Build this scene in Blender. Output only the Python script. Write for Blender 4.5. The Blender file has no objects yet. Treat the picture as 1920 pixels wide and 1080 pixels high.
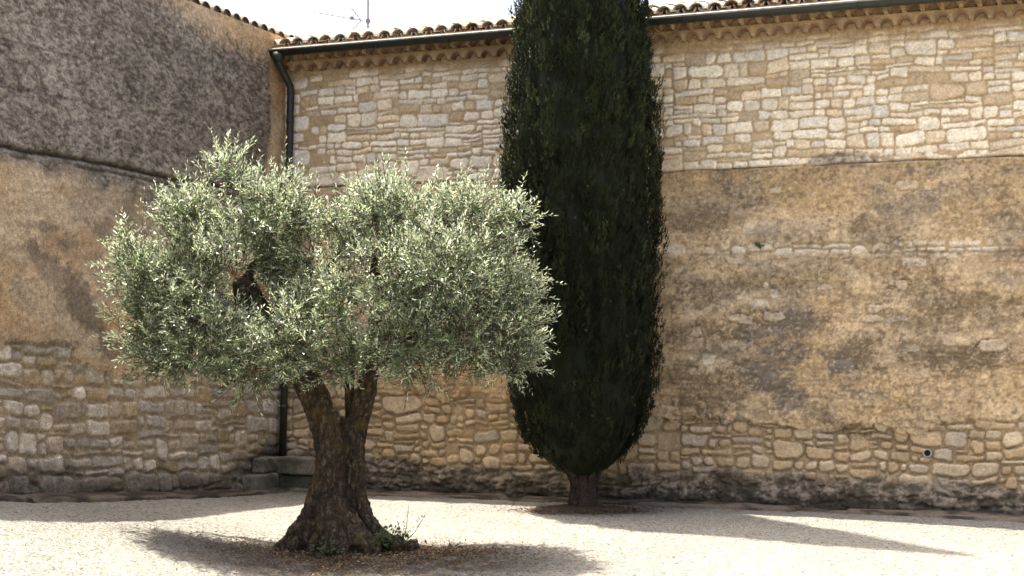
import bpy, math, random
import numpy as np
from mathutils import Vector, Matrix

random.seed(7)
RNG = np.random.default_rng(11)
SC = bpy.context.scene
COL = SC.collection
PI = math.pi

# ------------------------------------------------------------------ camera, sky, sun, exposure
EYE = 1.70
cam_d = bpy.data.cameras.new('camera'); cam = bpy.data.objects.new('camera', cam_d); COL.objects.link(cam)
cam.location = (0, 0, EYE)
cam.rotation_euler = (math.radians(90 + 2.47), 0, 0)
cam_d.sensor_width = 36.0; cam_d.lens = 52.26
cam_d.clip_start = 0.1; cam_d.clip_end = 1000
cam_d.dof.use_dof = True; cam_d.dof.focus_distance = 13.6; cam_d.dof.aperture_fstop = 7.0
SC.camera = cam

SHADOW = Vector((0.18, -0.15, -1.0))                       # way the sunlight travels, per metre of fall
SUN_EL = math.atan2(1.0, math.hypot(0.18, 0.15))
SUN_AZ = math.atan2(-0.18, 0.15)
world = bpy.data.worlds.new('World'); SC.world = world; world.use_nodes = True
wn = world.node_tree; bg = wn.nodes['Background']
sky = wn.nodes.new('ShaderNodeTexSky'); sky.sky_type = 'NISHITA'; sky.sun_disc = False
sky.sun_elevation = SUN_EL; sky.sun_rotation = SUN_AZ
sky.air_density = 0.8; sky.dust_density = 8.0; sky.ozone_density = 1.0
wn.links.new(sky.outputs[0], bg.inputs['Color']); bg.inputs['Strength'].default_value = 0.14
sun_d = bpy.data.lights.new('sun', 'SUN'); sun = bpy.data.objects.new('sun', sun_d); COL.objects.link(sun)
sun_d.energy = 4.2; sun_d.angle = math.radians(0.53); sun_d.color = (1.0, 0.955, 0.86)
sun.rotation_euler = SHADOW.to_track_quat('-Z', 'Y').to_euler(); sun.location = (-6, 14, 20)
SC.view_settings.view_transform = 'Standard'; SC.view_settings.look = 'None'
SC.view_settings.exposure = 1.97; SC.view_settings.gamma = 1.0

# ------------------------------------------------------------------ helpers
def tag(o, label=None, cat=None, group=None, kind=None):
    for k, v in (('label', label), ('category', cat), ('group', group), ('kind', kind)):
        if v: o[k] = v
    return o

def empty(name, loc=(0, 0, 0), rz=0.0):
    o = bpy.data.objects.new(name, None); COL.objects.link(o)
    o.location = loc; o.rotation_euler = (0, 0, rz); o.empty_display_size = 0.2
    return o

def mesh_np(name, V, F, mat, parent=None, colour=None, smooth=True, loc=None):
    """V (n,3) array, F (m,k) int array of equal sized faces, colour (n,3) linear."""
    me = bpy.data.meshes.new(name)
    V = np.asarray(V, np.float32); F = np.asarray(F, np.int32)
    m, k = F.shape
    me.vertices.add(len(V)); me.vertices.foreach_set('co', V.ravel())
    me.loops.add(m * k); me.loops.foreach_set('vertex_index', F.ravel())
    me.polygons.add(m); me.polygons.foreach_set('loop_start', np.arange(0, m * k, k, dtype=np.int32))
    me.polygons.foreach_set('use_smooth', np.full(m, smooth, bool))
    me.update(calc_edges=True)
    if colour is not None:
        a = me.color_attributes.new('tint', 'FLOAT_COLOR', 'POINT')
        c = np.ones((len(V), 4), np.float32); c[:, :3] = colour
        a.data.foreach_set('color', c.ravel())
    me.materials.append(mat)
    o = bpy.data.objects.new(name, me); COL.objects.link(o)
    if parent is not None: o.parent = parent
    if loc is not None: o.location = loc
    return o

class MB:
    """collects quads / polygons into one mesh object"""
    def __init__(s): s.v = []; s.f = []; s.c = []
    def add(s, vs, fs, col=(1, 1, 1)):
        b = len(s.v); s.v += [tuple(p) for p in vs]; s.f += [tuple(b + i for i in f) for f in fs]
        s.c += [tuple(col)] * len(vs)
    def box(s, x0, y0, z0, x1, y1, z1, col=(1, 1, 1)):
        s.add([(x0, y0, z0), (x1, y0, z0), (x1, y1, z0), (x0, y1, z0), (x0, y0, z1), (x1, y0, z1), (x1, y1, z1), (x0, y1, z1)],
              [(0, 3, 2, 1), (4, 5, 6, 7), (0, 1, 5, 4), (1, 2, 6, 5), (2, 3, 7, 6), (3, 0, 4, 7)], col)
    def tube(s, pts, rad, n=10, col=(1, 1, 1), cap=True, hollow=0.0):
        pts = [Vector(p) for p in pts]
        if not hasattr(rad, '__len__'): rad = [rad] * len(pts)
        rings = []; up = Vector((0, 0, 1)); prev = None
        for i, p in enumerate(pts):
            t = (pts[min(i + 1, len(pts) - 1)] - pts[max(i - 1, 0)]).normalized()
            if prev is None: a = t.orthogonal().normalized()
            else: a = (prev - t * prev.dot(t)).normalized()
            prev = a; b = t.cross(a)
            rings.append([p + (a * math.cos(2 * PI * k / n) + b * math.sin(2 * PI * k / n)) * rad[i] for k in range(n)])
        vs = [q for r in rings for q in r]; fs = []
        for i in range(len(pts) - 1):
            for k in range(n):
                fs.append((i * n + k, i * n + (k + 1) % n, (i + 1) * n + (k + 1) % n, (i + 1) * n + k))
        if cap:
            fs.append(tuple(reversed(range(n)))); fs.append(tuple((len(pts) - 1) * n + k for k in range(n)))
        s.add(vs, fs, col)
    def build(s, name, mat, parent=None, smooth=False, loc=None):
        me = bpy.data.meshes.new(name); me.from_pydata(s.v, [], s.f); me.update()
        a = me.color_attributes.new('tint', 'FLOAT_COLOR', 'POINT')
        c = np.ones((len(s.v), 4), np.float32); c[:, :3] = np.array(s.c, np.float32)
        a.data.foreach_set('color', c.ravel())
        me.polygons.foreach_set('use_smooth', np.full(len(me.polygons), smooth, bool))
        me.materials.append(mat)
        o = bpy.data.objects.new(name, me); COL.objects.link(o)
        if parent is not None: o.parent = parent
        if loc is not None: o.location = loc
        return o

def sstep(a, b, x):
    t = np.clip((x - a) / (b - a), 0, 1); return t * t * (3 - 2 * t)

def _hash(ix, iy, seed):
    h = (ix * 374761393 + iy * 668265263 + seed * 1442695041) & 0xffffffff
    h = ((h ^ (h >> 13)) * 1274126177) & 0xffffffff
    h = ((h ^ (h >> 16)) * 2246822519) & 0xffffffff
    return ((h ^ (h >> 15)) & 0xffffff) / float(0xffffff)

def vnoise(x, y, seed=0):
    x0 = np.floor(x).astype(np.int64); y0 = np.floor(y).astype(np.int64)
    fx = x - x0; fy = y - y0; fx = fx * fx * (3 - 2 * fx); fy = fy * fy * (3 - 2 * fy)
    a = _hash(x0, y0, seed); b = _hash(x0 + 1, y0, seed); c = _hash(x0, y0 + 1, seed); d = _hash(x0 + 1, y0 + 1, seed)
    return (a + (b - a) * fx) * (1 - fy) + (c + (d - c) * fx) * fy

def fbm(x, y, seed=0, octv=4, gain=0.5):
    """0..1"""
    s = 0; amp = 1; tot = 0
    x, y = .83 * x - .56 * y, .56 * x + .83 * y
    for o in range(octv):
        s = s + amp * vnoise(x + 17.3 * o, y - 9.1 * o, seed + o * 101); tot += amp; amp *= gain
        x, y = 2.03 * (.80 * x - .60 * y), 2.03 * (.60 * x + .80 * y)
    return s / tot

# ------------------------------------------------------------------ materials
def node_mat(name):
    m = bpy.data.materials.new(name); m.use_nodes = True
    nt = m.node_tree; p = nt.nodes['Principled BSDF']
    return m, nt, p

def nn(nt, typ, **kw):
    n = nt.nodes.new(typ)
    for k, v in kw.items():
        if k.startswith('i_'): n.inputs[k[2:].replace('_', ' ')].default_value = v
        else: setattr(n, k, v)
    return n

def noise_node(nt, coord, scale, detail=4, rough=0.55, stretch=None):
    if stretch:
        mp = nn(nt, 'ShaderNodeMapping'); mp.inputs['Scale'].default_value = stretch
        nt.links.new(coord, mp.inputs['Vector']); coord = mp.outputs['Vector']
    n = nn(nt, 'ShaderNodeTexNoise', i_Scale=scale, i_Detail=detail, i_Roughness=rough)
    nt.links.new(coord, n.inputs['Vector']); return n

def ramp(nt, fac, stops):
    r = nt.nodes.new('ShaderNodeValToRGB'); e = r.color_ramp.elements
    while len(e) < len(stops): e.new(0.5)
    for el, (p, c) in zip(e, stops):
        el.position = p; el.color = (c, c, c, 1) if not hasattr(c, '__len__') else (*c, 1)
    nt.links.new(fac, r.inputs['Fac']); return r

def mixc(nt, a, b, fac, typ='MIX'):
    m = nt.nodes.new('ShaderNodeMix'); m.data_type = 'RGBA'; m.blend_type = typ
    for sock, v in ((m.inputs[6], a), (m.inputs[7], b), (m.inputs[0], fac)):
        if hasattr(v, 'is_output'): nt.links.new(v, sock)
        else: sock.default_value = v if not hasattr(v, '__len__') else (*v, 1)
    return m.outputs[2]

def tinted(name, rough=0.9, spec=0.2, grain=((60, 0.25), (9, 0.2)), bump=0.4, bump_scale=90, bump_dist=0.01, stretch=None):
    """tint attribute times procedural grain, with bump"""
    m, nt, p = node_mat(name)
    tc = nn(nt, 'ShaderNodeTexCoord').outputs['Object']
    at = nn(nt, 'ShaderNodeAttribute', attribute_name='tint')
    c = at.outputs['Color']
    for sc, amt in grain:
        n = noise_node(nt, tc, sc, 5, 0.6, stretch)
        r = ramp(nt, n.outputs['Fac'], [(0.25, 1 - amt), (0.75, 1 + amt)])
        c = mixc(nt, c, r.outputs['Color'], 1.0, 'MULTIPLY')
    nt.links.new(c, p.inputs['Base Color'])
    p.inputs['Roughness'].default_value = rough; p.inputs['Specular IOR Level'].default_value = spec
    nb = noise_node(nt, tc, bump_scale, 6, 0.65, stretch)
    b = nn(nt, 'ShaderNodeBump', i_Strength=bump, i_Distance=bump_dist)
    nt.links.new(nb.outputs['Fac'], b.inputs['Height']); nt.links.new(b.outputs['Normal'], p.inputs['Normal'])
    return m

M_WALL = tinted('limestone_and_plaster', grain=((45, 0.28), (12, 0.14)), bump=0.6, bump_scale=55, bump_dist=0.012)
M_RENDER = tinted('roughcast_and_rubble', grain=((75, 0.55), (24, 0.28)), bump=0.9, bump_scale=70, bump_dist=0.014)
M_TILE = tinted('terracotta_tiles', rough=0.85, grain=((40, 0.35), (8, 0.3)), bump=0.4, bump_scale=60)
M_CORN = tinted('cornice_mortar', grain=((40, 0.3), (9, 0.2)), bump=0.5, bump_scale=60)
M_KERB = tinted('kerb_stone', grain=((35, 0.35), (7, 0.25)), bump=0.7, bump_scale=45)

def metal_mat(name, col, rough):
    m, nt, p = node_mat(name)
    tc = nn(nt, 'ShaderNodeTexCoord').outputs['Object']
    n = noise_node(nt, tc, 14, 5)
    c = ramp(nt, n.outputs['Fac'], [(0.3, tuple(v * 0.7 for v in col)), (0.75, tuple(v * 1.35 for v in col))])
    nt.links.new(c.outputs['Color'], p.inputs['Base Color'])
    p.inputs['Roughness'].default_value = rough
    return m
M_GUT = metal_mat('dark_green_painted_zinc', (0.018, 0.021, 0.014), 0.5)
M_RIM = metal_mat('gutter_rim_highlight', (0.30, 0.29, 0.26), 0.6)  # paler than the gutter: paints the bright highlight along its top edge
M_ANT = metal_mat('antenna_alloy', (0.16, 0.15, 0.13), 0.5)
M_PVC = metal_mat('grey_drain_pipe', (0.36, 0.32, 0.25), 0.7)

def bark_mat(name, dark, mid, pale, moss, moss_amt, scale=1.0):
    m, nt, p = node_mat(name)
    tc = nn(nt, 'ShaderNodeTexCoord').outputs['Object']
    n1 = noise_node(nt, tc, 26 * scale, 7, 0.75, (1, 1, 0.42))
    n2 = noise_node(nt, tc, 5, 4)
    n3 = noise_node(nt, tc, 75 * scale, 4, 0.7, (1, 1, 0.6))
    c = ramp(nt, n1.outputs['Fac'], [(0.30, dark), (0.52, mid), (0.74, pale)]).outputs['Color']
    r = ramp(nt, n3.outputs['Fac'], [(0.3, 0.55), (0.7, 1.45)]).outputs['Color']
    c = mixc(nt, c, r, 1.0, 'MULTIPLY')
    mr = ramp(nt, n2.outputs['Fac'], [(0.55, 0.0), (0.68, moss_amt)]).outputs['Color']
    c = mixc(nt, c, moss, mr)
    nt.links.new(c, p.inputs['Base Color']); p.inputs['Roughness'].default_value = 0.92
    p.inputs['Specular IOR Level'].default_value = 0.2
    b = nn(nt, 'ShaderNodeBump', i_Strength=1.0, i_Distance=0.05)
    nt.links.new(n1.outputs['Fac'], b.inputs['Height'])
    b2 = nn(nt, 'ShaderNodeBump', i_Strength=0.7, i_Distance=0.01)
    nt.links.new(n3.outputs['Fac'], b2.inputs['Height']); nt.links.new(b.outputs['Normal'], b2.inputs['Normal'])
    nt.links.new(b2.outputs['Normal'], p.inputs['Normal'])
    return m
M_OBARK = bark_mat('olive_bark', (0.009, 0.007, 0.005), (0.070, 0.050, 0.031), (0.32, 0.235, 0.14), (0.13, 0.085, 0.025), 0.6)
M_CBARK = bark_mat('cypress_bark', (0.02, 0.014, 0.01), (0.07, 0.05, 0.035), (0.13, 0.10, 0.075), (0.06, 0.05, 0.02), 0.3)

def leaf_mat(name, top, under, rough, trans, spec=0.4):
    """leaf with an upper face and a paler lower face; tint attribute varies it leaf by leaf"""
    m, nt, p = node_mat(name)
    out = nt.nodes['Material Output']
    geo = nn(nt, 'ShaderNodeNewGeometry')
    at = nn(nt, 'ShaderNodeAttribute', attribute_name='tint')
    c = mixc(nt, top, under, geo.outputs['Backfacing'])
    c = mixc(nt, c, at.outputs['Color'], 1.0, 'MULTIPLY')
    nt.links.new(c, p.inputs['Base Color']); p.inputs['Roughness'].default_value = rough
    p.inputs['Specular IOR Level'].default_value = spec
    t = nn(nt, 'ShaderNodeBsdfTranslucent'); nt.links.new(c, t.inputs['Color'])
    ms = nn(nt, 'ShaderNodeMixShader'); ms.inputs[0].default_value = trans
    nt.links.new(p.outputs[0], ms.inputs[1]); nt.links.new(t.outputs[0], ms.inputs[2])
    nt.links.new(ms.outputs[0], out.inputs['Surface'])
    return m
M_OLEAF = leaf_mat('olive_leaf', (0.068, 0.094, 0.030), (0.57, 0.62, 0.40), 0.30, 0.25, 0.9)
M_CLEAF = leaf_mat('cypress_scale_leaf', (0.020, 0.026, 0.0085), (0.020, 0.026, 0.0085), 0.6, 0.14, 0.2)
M_WEED = leaf_mat('weed_leaf', (0.075, 0.095, 0.04), (0.13, 0.15, 0.08), 0.5, 0.25)
M_DRY = leaf_mat('dry_leaf', (1, 1, 1), (1, 1, 1), 0.8, 0.1)

def gravel_mat():
    m, nt, p = node_mat('pale_gravel')
    tc = nn(nt, 'ShaderNodeTexCoord').outputs['Object']
    at = nn(nt, 'ShaderNodeAttribute', attribute_name='tint')
    vo = nn(nt, 'ShaderNodeTexVoronoi', i_Scale=78.0); nt.links.new(tc, vo.inputs['Vector'])
    sep = nn(nt, 'ShaderNodeSeparateColor'); nt.links.new(vo.outputs['Color'], sep.inputs[0])
    r = ramp(nt, sep.outputs[0], [(0.0, (0.22, 0.20, 0.17)), (0.14, (0.72, 0.69, 0.64)), (0.6, (0.98, 0.96, 0.92)), (1.0, (1.2, 1.18, 1.12))])
    n1 = noise_node(nt, tc, 22, 5, 0.7)
    r1 = ramp(nt, n1.outputs['Fac'], [(0.32, 0.45), (0.48, 1.0), (0.75, 1.2)])
    n2 = noise_node(nt, tc, 1.1, 4, 0.6)
    r2 = ramp(nt, n2.outputs['Fac'], [(0.3, 0.9), (0.7, 1.07)])
    c = mixc(nt, at.outputs['Color'], r.outputs['Color'], 1.0, 'MULTIPLY')
    c = mixc(nt, c, r1.outputs['Color'], 1.0, 'MULTIPLY'); c = mixc(nt, c, r2.outputs['Color'], 1.0, 'MULTIPLY')
    nt.links.new(c, p.inputs['Base Color']); p.inputs['Roughness'].default_value = 0.95
    p.inputs['Specular IOR Level'].default_value = 0.15
    b = nn(nt, 'ShaderNodeBump', i_Strength=0.8, i_Distance=0.012); b.invert = True
    nt.links.new(vo.outputs['Distance'], b.inputs['Height'])
    b2 = nn(nt, 'ShaderNodeBump', i_Strength=0.6, i_Distance=0.02)
    nt.links.new(n1.outputs['Fac'], b2.inputs['Height']); nt.links.new(b.outputs['Normal'], b2.inputs['Normal'])
    nt.links.new(b2.outputs['Normal'], p.inputs['Normal'])
    return m
M_GRAV = gravel_mat()
M_SOIL = tinted('brown_needle_litter', grain=((70, 0.5), (18, 0.4)), bump=0.9, bump_scale=70, bump_dist=0.02)

# ------------------------------------------------------------------ the ground
CX, CY, ROT = -2.90, 18.60, math.radians(-21.05)       # inner corner of the courtyard and the turn of its walls
CA, SA = math.cos(ROT), math.sin(ROT)
def to_world(x, y): return CX + CA * x - SA * y, CY + SA * x + CA * y

def ground_h(x, y):
    x = np.asarray(x, float); y = np.asarray(y, float)
    left = 0.42 * np.clip((18.6 - y) / 4.85, 0, 1.4) * sstep(-1.7, -4.9, x)
    fall = -0.05 * np.clip(15.5 - y, 0, 5.0) * sstep(-6.5, -3.0, x)
    return left + fall

def spread(lo, hi, step, far):
    mid = np.arange(lo, hi, step)
    g = []; d = step; p = 0.0
    while p < far: d *= 1.35; p += d; g.append(p)
    g = np.array(g)
    return np.concatenate([lo - g[::-1], mid, mid[-1] + g])

OL = (-1.52, 13.68)      # olive foot
CYP = (0.75, 16.10)      # cypress foot
def build_ground():
    xs = spread(-6.5, 7.5, 0.035, 90); ys = spread(9.0, 19.2, 0.035, 90)
    X, Y = np.meshgrid(xs, ys)
    fine = (fbm(X * 3, Y * 3, 5, 3) - 0.5) * 0.02 + (vnoise(X * 14, Y * 14, 8) - 0.5) * 0.012
    Z = ground_h(X, Y) + fine
    base = np.empty(X.shape + (3,)); base[:] = (0.206, 0.201, 0.180)
    dirt = np.array((0.070, 0.050, 0.031))
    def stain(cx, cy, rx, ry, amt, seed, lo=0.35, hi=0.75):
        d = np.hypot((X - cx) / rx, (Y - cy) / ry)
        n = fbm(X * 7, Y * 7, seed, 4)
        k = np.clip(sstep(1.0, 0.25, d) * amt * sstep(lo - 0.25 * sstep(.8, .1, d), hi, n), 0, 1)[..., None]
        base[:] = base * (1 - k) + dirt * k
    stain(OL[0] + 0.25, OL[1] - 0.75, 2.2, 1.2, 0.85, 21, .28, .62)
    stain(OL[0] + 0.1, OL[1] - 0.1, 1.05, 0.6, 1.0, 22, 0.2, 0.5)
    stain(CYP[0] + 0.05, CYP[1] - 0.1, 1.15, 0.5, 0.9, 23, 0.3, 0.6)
    ny, nx = X.shape
    I = np.arange(ny * nx).reshape(ny, nx)
    F = np.stack([I[:-1, :-1], I[:-1, 1:], I[1:, 1:], I[1:, :-1]], -1).reshape(-1, 4)
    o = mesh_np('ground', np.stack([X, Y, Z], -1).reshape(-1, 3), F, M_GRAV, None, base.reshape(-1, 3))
    tag(o, kind='structure')
build_ground()

# ------------------------------------------------------------------ masonry
def pack(rng, u0, u1, v0, v1, wm, hm, du=0.01, wmax=.42, hmax=.17, snap=.75):
    """rubble: drop stones onto a rising skyline, often levelling with the neighbour"""
    n = int((u1 - u0) / du); s = np.full(n, v0) + rng.uniform(0, 0.0, n); out = []
    guard = 0
    while guard < 9000:
        guard += 1
        i = int(np.argmin(s)); lv = s[i]
        if lv >= v1: break
        j = i
        while j < n and abs(s[j] - lv) < 0.014: j += 1
        av = (j - i) * du
        w = float(np.clip(rng.lognormal(math.log(wm), 0.42), 0.08, wmax))
        if av - w < 0.08: w = av if av < 0.62 else av * rng.uniform(0.4, 0.6)
        h = float(np.clip(rng.lognormal(math.log(hm), 0.33), 0.062, hmax))
        h = min(h, max(w * 0.95, 0.05))
        nb = [s[q] - lv for q in (i - 1, j) if 0 <= q < n]
        nb = [q for q in nb if 0.045 < q < 0.26]
        if nb and rng.random() < snap:
            q = nb[int(rng.integers(len(nb)))]
            if q < w * 1.6: h = q
        k = max(1, int(round(w / du)))
        out.append((u0 + i * du, lv, u0 + (i + k) * du, lv + h)); s[i:i + k] = lv + h
    return out

def raster(U, V, WU, WV, rects, rng, gap, D, ID, PX, PY, start=0, pad=0.09, rc=(.3, .85)):
    """signed distance (negative inside a stone) and stone index on the wall grid"""
    du = U[1] - U[0]; dv = V[1] - V[0]
    for k, (a, b, c, d) in enumerate(rects):
        i0 = max(0, int((a - pad - U[0]) / du)); i1 = min(len(U), int((c + pad - U[0]) / du) + 1)
        j0 = max(0, int((b - pad - V[0]) / dv)); j1 = min(len(V), int((d + pad - V[0]) / dv) + 1)
        if i1 <= i0 or j1 <= j0: continue
        x = WU[j0:j1, i0:i1] - (a + c) / 2; y = WV[j0:j1, i0:i1] - (b + d) / 2
        an = rng.normal(0, 0.045); ca, sa = math.cos(an), math.sin(an)
        x, y = ca * x + sa * y, -sa * x + ca * y
        hw, hh = (c - a) / 2 - gap * rng.uniform(.35, .75), (d - b) / 2 - gap * rng.uniform(.35, .75)
        hw = max(hw, .012); hh = max(hh, .012)
        tap = rng.normal(0, 0.16); tp2 = rng.normal(0, 0.12)
        hx = hw * (1 + tap * y / hh * 0.5 * min(1, hh / hw)); hy = hh * (1 + tp2 * x / hw * 0.6)
        r = min(hw, hh) * rng.uniform(*rc)
        qx = np.abs(x) - hx + r; qy = np.abs(y) - hy + r
        sd = np.hypot(np.maximum(qx, 0), np.maximum(qy, 0)) + np.minimum(np.maximum(qx, qy), 0) - r
        dst = D[j0:j1, i0:i1]; m = sd < dst
        dst[m] = sd[m]; ID[j0:j1, i0:i1][m] = start + k
        PX[j0:j1, i0:i1][m] = (x / hw)[m]; PY[j0:j1, i0:i1][m] = (y / hh)[m]
    return start + len(rects)

def blobs(U2, V2, lst, seed):
    """ragged stains: (u, v, half width, half height, amount, turn)"""
    n = fbm(U2 * 12, V2 * 15, seed, 5, 0.8) - 0.5
    n2 = fbm(U2 * 3, V2 * 3, seed + 7, 3) - 0.5
    out = np.zeros_like(U2)
    for (u, v, a, b, amt, an) in lst:
        ca, sa = math.cos(an), math.sin(an)
        x = (U2 - u) * ca + (V2 - v) * sa; y = -(U2 - u) * sa + (V2 - v) * ca
        d = np.hypot(x / a, y / b) * .58 + n * 1.7 + n2 * 1.0
        out = np.maximum(out, amt * sstep(1.0, 0.40, d))
    return out

def lerp(a, b, k): return a * (1 - k[..., None]) + np.asarray(b) * k[..., None]

def wall_mesh(name, U, V, H, C, mapf, parent):
    U2, V2 = np.meshgrid(U, V)
    P = np.stack(mapf(U2, H, V2), -1).reshape(-1, 3)
    nv, nu = U2.shape; I = np.arange(nv * nu).reshape(nv, nu)
    F = np.stack([I[:-1, :-1], I[:-1, 1:], I[1:, 1:], I[1:, :-1]], -1).reshape(-1, 4)
    return mesh_np(name, P, F, M_WALL, parent, np.clip(C, 0.004, 0.95).reshape(-1, 3))

house = empty('stone_building', (CX, CY, 0), ROT)
tag(house, 'long rubble stone and plaster building with tiled eave and gutter, behind the cypress', 'building')
annex = empty('rendered_building', (CX, CY, 0), ROT)
tag(annex, 'grey stained rendered building along the left side, with a scalloped tile eave', 'building')

RIGHT_LEN = 11.6
def build_right_wall():
    rng = np.random.default_rng(5)
    U = np.arange(-0.02, RIGHT_LEN, 0.0115); V = np.arange(-0.15, 5.62, 0.0115)
    U2, V2 = np.meshgrid(U, V)
    lw = (fbm(U2 * 0.7, V2 * 0.7, 31, 2) - 0.5) * 0.12
    WU = U2 + (fbm(U2 * 6, V2 * 6, 32, 3) - 0.5) * 0.055
    WV = V2 + lw * .7 + (fbm(U2 * 5, V2 * 7, 33, 3) - 0.5) * 0.045
    D = np.full(U2.shape, 1.0); ID = np.zeros(U2.shape, int); PX = np.zeros(U2.shape); PY = np.zeros(U2.shape)
    n = 0
    upper = pack(rng, -0.1, RIGHT_LEN, 3.74, 5.5, 0.205, 0.098)
    quoins = []                                                       # big squared blocks up the inner corner
    z = 3.92
    for h, w in ((.10, .30), (.20, .37), (.06, .2), (.125, .28), (.19, .36), (.15, .22), (.12, .23), (.02, .1), (.15, .33), (.1, .26)):
        quoins.append((0.05, z, 0.05 + w, z + h)); z += h + .012
    keep = [r for r in upper if not any(r[0] < w[2] - .03 and r[2] > w[0] + .03 and r[1] < w[3] - .02 and r[3] > w[1] + .02 for w in quoins)]
    lower = pack(rng, -0.1, RIGHT_LEN, -0.25, 3.76, 0.22, 0.128, .01, .44, .21, .55)
    n = raster(U, V, WU, WV, keep, rng, 0.012, D, ID, PX, PY, n)
    nq = n
    n = raster(U, V, U2, V2, quoins, rng, 0.012, D, ID, PX, PY, n)
    nl = n
    WU2 = WU + (fbm(U2 * 3.4, V2 * 3.4, 64, 3) - .5) * .10; WV2 = WV + (fbm(U2 * 3.2, V2 * 4.2, 65, 3) - .5) * .07
    n = raster(U, V, WU2, WV2, lower, rng, 0.017, D, ID, PX, PY, n, .12, (.5, 1.0))
    r1 = rng.random(n)[ID]; r2 = rng.random(n)[ID]; r3 = rng.random(n)[ID]; tx = rng.normal(0, 1, n)[ID]; ty = rng.normal(0, 1, n)[ID]
    isq = (ID >= nq) & (ID < nl)
    fine = fbm(U2 * 24, V2 * 24, 34, 4, .6); med = fbm(U2 * 5, V2 * 5, 35, 4); big = fbm(U2 * 0.9, V2 * 1.6, 36, 3)
    Dn = D + (fine - .5) * 0.030
    stone = sstep(0.004, -0.008, Dn)
    up = sstep(3.70, 3.74, V2 + (med - .5) * .05)
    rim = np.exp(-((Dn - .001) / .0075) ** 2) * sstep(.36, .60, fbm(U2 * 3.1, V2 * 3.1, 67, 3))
    # stones lost under flush mortar
    lost = (r3 > 0.94) & ~isq
    washed = sstep(5.02, 5.2, V2 + (med - .5) * .22)
    stone = stone * np.where(lost, 0.25, 1) * (1 - 0.8 * washed)
    # stone colours
    pale = np.array((0.92, 0.78, 0.565)); warm = np.array((0.78, 0.61, 0.39)); grey = np.array((0.76, 0.67, 0.52)); och = np.array((0.50, 0.335, 0.165))
    Cs = lerp(np.broadcast_to(warm, U2.shape + (3,)), pale, sstep(.02, .45, r1))
    Cs = lerp(Cs, grey, sstep(.80, .86, r2) * .8); Cs = lerp(Cs, och, sstep(.14, .08, r2) * .7)
    Cs = lerp(Cs, (0.80, 0.70, 0.55), isq * .9)
    lowk = sstep(1.7, 1.3, V2)
    Cl = lerp(np.broadcast_to(np.array((.47, .335, .185)), U2.shape + (3,)), (.56, .43, .27), sstep(.35, .8, r1)); Cl = lerp(Cl, (.42, .35, .26), sstep(.80, .86, r2) * .7)
    Cs = Cs * (1 - lowk[..., None]) + Cl * lowk[..., None]
    Cs = Cs * (0.84 + 0.24 * r3 + (fine - .5) * .35)[..., None]
    mort = np.array((0.50, 0.36, 0.20)) * (0.9 + .35 * (fine - .5) + .3 * (med - .5))[..., None]
    C = lerp(mort, (0, 0, 0), np.zeros(U2.shape)); C = C * (1 - stone[..., None]) + Cs * stone[..., None]
    prof = np.clip(-Dn / 0.018, 0, 1) ** 0.7
    H = stone * (prof * 0.014 + 0.004 + 0.006 * (tx * PX * .6 + ty * PY * .6).clip(-1, 1) + 0.006 * (r1 - .5)) + (fine - .5) * 0.007 + (med - .5) * .01
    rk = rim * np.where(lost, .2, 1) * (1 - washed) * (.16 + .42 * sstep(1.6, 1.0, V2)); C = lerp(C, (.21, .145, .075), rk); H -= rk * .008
    rough = sstep(1.6, 1.0, V2)                                       # deeper raked joints low down
    H += rough * stone * prof * 0.008 - rough * (1 - stone) * 0.011
    jd = rough * (1 - stone) * sstep(.4, .7, med) * .45
    C = lerp(C, (0.12, 0.085, 0.05), jd)
    # plaster from the string line down to a ragged lower edge
    knots_u = [-1, 0.4, 1.2, 2.2, 3.2, 4.3, 4.9, 5.6, 6.4, 7.2, 7.9, 8.5, 9.2, 12]
    knots_v = [1.35, 1.35, 1.30, 1.22, 1.15, 1.10, 1.02, 1.00, .90, .84, .92, 1.02, 1.08, 1.0]
    edge = np.interp(U2, knots_u, knots_v) + (fbm(U2 * 2.2, V2 * 2.2, 37, 4) - .5) * .35
    plas = sstep(edge - .010, edge + .016, V2 + (fine - .5) * .10) * (1 - sstep(3.735, 3.75, V2 + (med - .5) * .02))
    shelf_v = 2.91 - 0.012 * U2 + (fbm(U2 * 1.5, U2 * 0, 38, 2) - .5) * .06
    near = np.exp(-((V2 - shelf_v) / 0.055) ** 4)
    gone = near * sstep(.34, .50, fbm(U2 * 1.3, V2 * .4, 39, 3))
    show = np.where(r3 < 0.045, 1.0, 0.0) * sstep(3.3, 2.9, V2) + np.where((r3 > .045) & (r3 < .12), .45, 0) * sstep(2.6, 1.6, V2)
    plas = plas * (1 - np.clip(gone * 1.1, 0, 1)) * (1 - show * sstep(.0, -.02, Dn) * .9)
    Cp = lerp(np.broadcast_to(np.array((0.50, 0.345, 0.185)), U2.shape + (3,)), (0.56, 0.415, 0.26), sstep(.35, .7, big))
    Cp = lerp(Cp, (0.40, 0.27, 0.135), sstep(.50, .74, fbm(U2 * 1.6, V2 * 3.4, 40, 5)) * .7)
    Cp = lerp(Cp, (0.50, 0.40, 0.29), sstep(.54, .76, fbm(U2 * 1.1 + 4, V2 * 2.6, 41, 4)) * .6)
    Cp = Cp * (1 + (fine - .5) * .5 + (med - .5) * .25)[..., None]
    Cp = Cp * np.array((1.03, 1.02, .95))
    grit = fbm(U2 * 34, V2 * 34, 60, 2)
    Cp = Cp * (1 + (grit - .5) * .55)[..., None]
    C = C * (1 - plas[..., None]) + Cp * plas[..., None]
    cj = np.exp(-(Dn / .020) ** 2) * sstep(.45, .62, fbm(U2 * 1.9, V2 * 2.6, 68, 4)) * plas * .42
    C = lerp(C, (.20, .14, .075), cj); H -= cj * .02
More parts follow.
